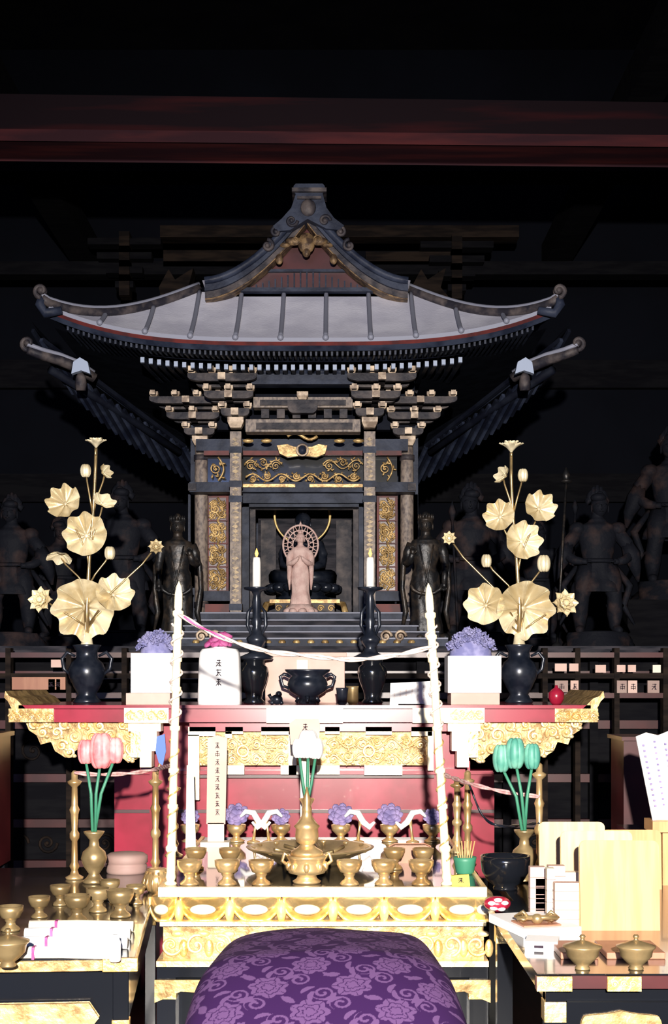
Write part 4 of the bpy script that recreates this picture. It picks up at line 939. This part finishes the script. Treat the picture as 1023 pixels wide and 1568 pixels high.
def rod(u,v0,vb,z0,name='brass_rope_post',sc=1):
    d=D(vb,z0); b=B(name); k=S(d); L=vb-v0
    b.lathe(X(u,d),d,z0,[(13,0),(14,3),(7,7),(5,14),(8,20),(5,26),(4.5,L*.35),(7.5,L*.38),(7.5,L*.42),(4.5,L*.45),(6,L*.6),(8,L*.64),(5,L*.68),(4.5,L*.85),(10,L*.88),(11,L*.9),(5,L*.92),(5,L-3),(2,L)],BRASS,18,k*sc); b.build(); return d
rod(114,1180,1346,LZ); rod(826,1168,1340,RZ); rod(238,1180,1340,LZ); rod(716,1180,1326,RZ); rod(266,1195,1312,AZ); rod(700,1190,1306,AZ)
b=B('boundary_cord')
twist(b,[(X(u,d),d,Z(v,d)) for u,v,d in [(114,1183,4.25),(150,1186,4.25),(200,1184,4.3),(238,1178,4.33),(262,1172,3.88)]],.006,ROPEP); b.build()
b=B('boundary_cord'); twist(b,[(X(u,d),d,Z(v,d)) for u,v,d in [(678,1186,3.87),(720,1200,4.1),(770,1212,4.15),(826,1220,4.2)]],.006,ROPEP)
twist(b,[(X(u,d),d,Z(v,d)) for u,v,d in [(718,1200,4.4),(740,1250,4.4),(770,1265,4.4),(826,1260,4.2)]],.004,BLACKM); b.build()
b=B('blue_ribbon'); BLU=mat('blue_cloth',(.05,.12,.5),.6); d=4.33; b.pextr([(240,1128),(252,1124),(254,1150),(249,1172),(243,1168),(238,1150)],d,.01,BLU); b.tube([(X(240,d),d+.004,Z(1185,d)),(X(246,d),d+.004,Z(1165,d))],.004,BRASS); b.build()
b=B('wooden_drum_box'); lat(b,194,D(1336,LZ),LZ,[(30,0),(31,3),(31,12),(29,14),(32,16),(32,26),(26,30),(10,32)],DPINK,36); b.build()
pot.build()
for (u,v,sc) in [(118,1410,1.1),(150,1396,1.0),(184,1404,1.15),(92,1386,.85),(168,1378,.85),(60,1405,.9),(208,1384,.8)]:
    brass_bowl(u,v,LZ,sc*.95,m=BRASSD)
b=B('rolled_sutra_papers')
for i,(u0,u1,v) in enumerate([(38,200,1432),(30,196,1446),(45,205,1420),(10,180,1462)]):
    d=D(v+6,LZ); r=.013
    b.tube([(X(u0,d),d,LZ+r),(X((u0+u1)/2,d),d+.004,LZ+r),(X(u1,d),d-.01,LZ+r)],r,WHITE if i!=2 else OFFW,12)
    b.box(X(u0+40,d),X(u0+44,d),d-r*1.04,d+r*.9,LZ,LZ+r*2.04,MAG)
b.box(X(90,3.25),X(185,3.25),3.17,3.24,LZ,LZ+.006,WHITE)
b.build()
b=B('glass_incense_jar'); d=D(1472,LZ); lat(b,176,d,LZ,[(8,0),(9,2),(9,30),(7,34),(7,40),(5,41)],WHITE,18); b.build()
lidbowl(12,1480,LZ,BRASSD,1.1)
brass_bowl(16,1425,LZ,1,m=BRASSD)
# ---------------------------------------------------------------- desks
d=4.85; e=5.07
xr0=X(936,e)
b=B('red_sutra_desk'); b.box(xr0,xr0+.6,d,d+.22,Z(1330,d),Z(1130,d),REDD); b.box(xr0-.01,xr0+.61,d-.02,d+.24,Z(1134,d),Z(1128,d),REDD)
for x in(xr0,xr0+.55): b.box(x,x+.05,d,d+.05,0,Z(1330,d),BLACK); b.box(x,x+.05,d+.17,d+.22,0,Z(1330,d),BLACK)
b.spiral(xr0+.08,d-.004,Z(1290,d),.03,GOLDD,.004); b.build()
xr1=X(16,e)
b=B('red_sutra_desk'); b.box(xr1-.4,xr1,d,d+.22,Z(1330,d),Z(1128,d),REDD); b.box(xr1-.41,xr1+.01,d-.02,d+.24,Z(1130,d),Z(1123,d),REDD)
for x in(xr1-.4,xr1-.05): b.box(x,x+.04,d,d+.05,0,Z(1330,d),BLACK); b.box(x,x+.04,d+.17,d+.22,0,Z(1330,d),BLACK)
b.build()
b=B('folding_sutra_book'); d=4.0
P=[(974,1128,1000,1258),(992,1122,1012,1257),(1008,1126,1030,1256),(1026,1120,1050,1256)]
for i in range(3):
    u0,v0,u0b,v0b=P[i]; u1,v1,u1b,v1b=P[i+1]; y0=d+(.02 if i%2 else 0); y1=d+(0 if i%2 else .02)
    vs=[(X(u0,d),y0,Z(v0,d)),(X(u1,d),y1,Z(v1,d)),(X(u1b,d),y1,Z(v1b,d)),(X(u0b,d),y0,Z(v0b,d))]
    vs+=[(a,c+.006,e_) for a,c,e_ in vs]; b.add(vs,[(0,1,2,3),(7,6,5,4),(0,4,5,1),(1,5,6,2),(2,6,7,3),(3,7,4,0)],OFFW if i%2 else WHITE,False)
    for j in range(12):
        t=.10+.065*j; xx=X(u0+(u0b-u0)*t+9,d); zz=Z(v0+(v0b-v0)*t,d); b.box(xx-.003,xx+.003,d-.001+.006*(i%2),d+.004,zz-.003,zz+.002,PURPF)
b.box(X(996,d),X(1052,d),d-.03,d+.08,Z(1262,d)-.02,Z(1258,d)+.003,LWOOD)
b.box(X(1015,d),X(1040,d),d+.0,d+.05,RZ,Z(1262,d),LWOOD); b.build()
b=B('gilt_edged_black_box')
d=4.2; b.box(X(965,d),X(1090,d),d,d+.2,RZ,Z(1273,d),BLACK); b.box(X(965,d),X(1012,d),d-.004,d,Z(1285,d),Z(1273,d),GOLDD); vine(b,X(966,d),X(1009,d),Z(1284,d),Z(1274,d),d-.006,GOLD,.002,4); b.build()
# ---------------------------------------------------------------- cushion
NX,NY=430,460
u=np.linspace(-1,1,NX); w=np.linspace(-1,1,NY); U,Wv=np.meshgrid(u,w)
hx=.252; hy=.50; cx=-.018; cy=2.97
q=(np.maximum(0,1-np.abs(U)**7)**.45)*(np.maximum(0,1-np.abs(Wv)**9)**.42)
xs=cx+hx*U*(1+.20*np.clip(.9-Wv,0,2)/1.4)+.010*np.clip(-Wv,0,1); ys=cy+hy*Wv*(1+.02*U**2)
droop=np.clip((.15-Wv)/1.15,0,1)**1.5*.24
zz=.498+.104*q+.018*np.cos(U*1.5)*np.cos(Wv)-droop+.005*np.sin(U*5+Wv*3)*q*0.6
def pattern(a,c):
    out=np.zeros_like(a); sx,sy=.17,.18
    for i in range(-3,4):
        for j in range(-8,9):
            ox=i*sx+(sx/2 if j%2 else 0); oy=j*sy/2
            dx=a-ox; dy=c-oy; r=np.hypot(dx,dy)
            if not (r<.1).any(): continue
            th=np.arctan2(dy,dx)+i*.7+j*.4
            R=.042*(.78+.22*np.abs(np.cos(3.5*th))); fl=r<R
            ln=(np.abs(r-.64*R*(.85+.25*np.abs(np.cos(2.5*th+.5))))<.0014)|(np.abs(r-.34*R*(.8+.3*np.abs(np.cos(2*th))))<.0012)|((np.abs(np.sin(3.5*th))<.08)&(r>.64*R))|((np.abs(np.sin(4.5*th))<.07)&(r>.36*R)&(r<.6*R))
            out=np.where(fl&~ln,1,out)
            for (qx,qy,sg) in ((.062,.027,1),(-.060,-.026,-1)):
                ddx=dx-qx;ddy=dy-qy; rr=np.hypot(ddx,ddy); tt=(sg*np.arctan2(ddy,ddx)+j)%(2*pi)
                for kk in (0,1):
                    ra=.003+.0022*(tt+2*pi*kk)
                    out=np.where((np.abs(rr-ra)<.0032-.0006*kk)&(rr<.024),1,out)
            for (lx,ly,la) in ((.046,.040,.6),(-.046,.041,2.4),(.043,-.045,-.5),(-.043,-.043,3.6),(.0,.054,1.4),(.077,-.01,.9)):
                aa=la+i*.5+j*.3; ex=(dx-lx)*cos(aa)+(dy-ly)*sin(aa); ey=-(dx-lx)*sin(aa)+(dy-ly)*cos(aa)+ex*ex*14
                out=np.where((ex/.018)**2+(ey/.006)**2<1,1,out)
    return out
arcl=np.concatenate([[0],np.cumsum(np.hypot(np.diff(ys[:,NX//2]),np.diff(zz[:,NX//2])))])[:,None]
pat=pattern(xs-cx+.03,arcl-.45+0*xs)
verts=np.stack([xs,ys,zz],-1).reshape(-1,3)
idx=np.arange(NX*NY).reshape(NY,NX)
qf=np.stack([idx[:-1,:-1],idx[:-1,1:],idx[1:,1:],idx[1:,:-1]],-1).reshape(-1,4).tolist()
ring=list(idx[0,:])+list(idx[1:,-1])+list(idx[-1,-2::-1])+list(idx[-2:0:-1,0])
n0=NX*NY; vb2=[(cx+(verts[i][0]-cx)*.93,cy+(verts[i][1]-cy)*.95,verts[i][2]-.06) for i in ring]
n=len(ring)
for i in range(n): qf.append([int(ring[i]),n0+i,n0+(i+1)%n,int(ring[(i+1)%n])])
qf.append([n0+i for i in range(n)][::-1])
me=bpy.data.meshes.new('purple_brocade_cushion'); me.from_pydata([tuple(p) for p in verts.tolist()]+vb2,[],qf)
at=me.attributes.new('damask','FLOAT','POINT'); vals=np.concatenate([pat.reshape(-1),np.zeros(n)]).astype(np.float32); at.data.foreach_set('value',vals)
me.polygons.foreach_set('use_smooth',[True]*len(me.polygons))
m=bpy.data.materials.new('purple_damask'); m.use_nodes=True; nt=m.node_tree; bs=nt.nodes['Principled BSDF']
an=nt.nodes.new('ShaderNodeAttribute'); an.attribute_name='damask'; mx=nt.nodes.new('ShaderNodeMix'); mx.data_type='RGBA'
mx.inputs[6].default_value=(.032,.009,.060,1); mx.inputs[7].default_value=(.115,.056,.155,1); nt.links.new(an.outputs['Fac'],mx.inputs[0]); nt.links.new(mx.outputs[2],bs.inputs['Base Color'])
bs.inputs['Roughness'].default_value=.85; bs.inputs['Specular IOR Level'].default_value=.15
me.materials.append(m); o=bpy.data.objects.new('purple_brocade_cushion',me); bpy.context.scene.collection.objects.link(o)
b=B('officiant_seat'); b.box(-.25,.22,3.05,3.42,.39,.425,BLACK)
for x in(-.25,.18):
    for y in(3.05,3.37): b.box(x,x+.04,y,y+.04,0,.39,BLACK)
b.box(-.24,.21,3.07,3.4,.25,.28,BLACK); b.build(.003)
# ---------------------------------------------------------------- camera & light
cam=bpy.data.cameras.new('camera'); co=bpy.data.objects.new('camera',cam); bpy.context.scene.collection.objects.link(co)
co.location=(0,0,ZC); co.rotation_euler=(pi/2,0,0); cam.sensor_fit='VERTICAL'; cam.sensor_height=36; cam.lens=50; cam.shift_y=(HV-784)/1568; cam.clip_end=60
bpy.context.scene.camera=co
def pl(name,loc,e,col,r=.03,typ='POINT'):
    l=bpy.data.lights.new(name,typ); l.energy=e; l.color=col; l.shadow_soft_size=r
    o=bpy.data.objects.new(name,l); o.location=loc; bpy.context.scene.collection.objects.link(o); return o
fl=pl('camera_flash',(.06,-1.4,1.72),3900,(1,.93,.84),.04,'SPOT'); fl.data.spot_size=math.radians(64); fl.data.spot_blend=1.0
fl.rotation_euler=(math.radians(86.5),0,0)
pl('blue_fill',(-1.5,-3,3.0),300,(.30,.45,1),.8)  # added blue fill lamp behind the camera, tints the dark background
w=bpy.data.worlds.new('world'); bpy.context.scene.world=w; w.use_nodes=True
w.node_tree.nodes['Background'].inputs[0].default_value=(.22,.35,1,1); w.node_tree.nodes['Background'].inputs[1].default_value=.06
bpy.context.scene.view_settings.view_transform='Standard'
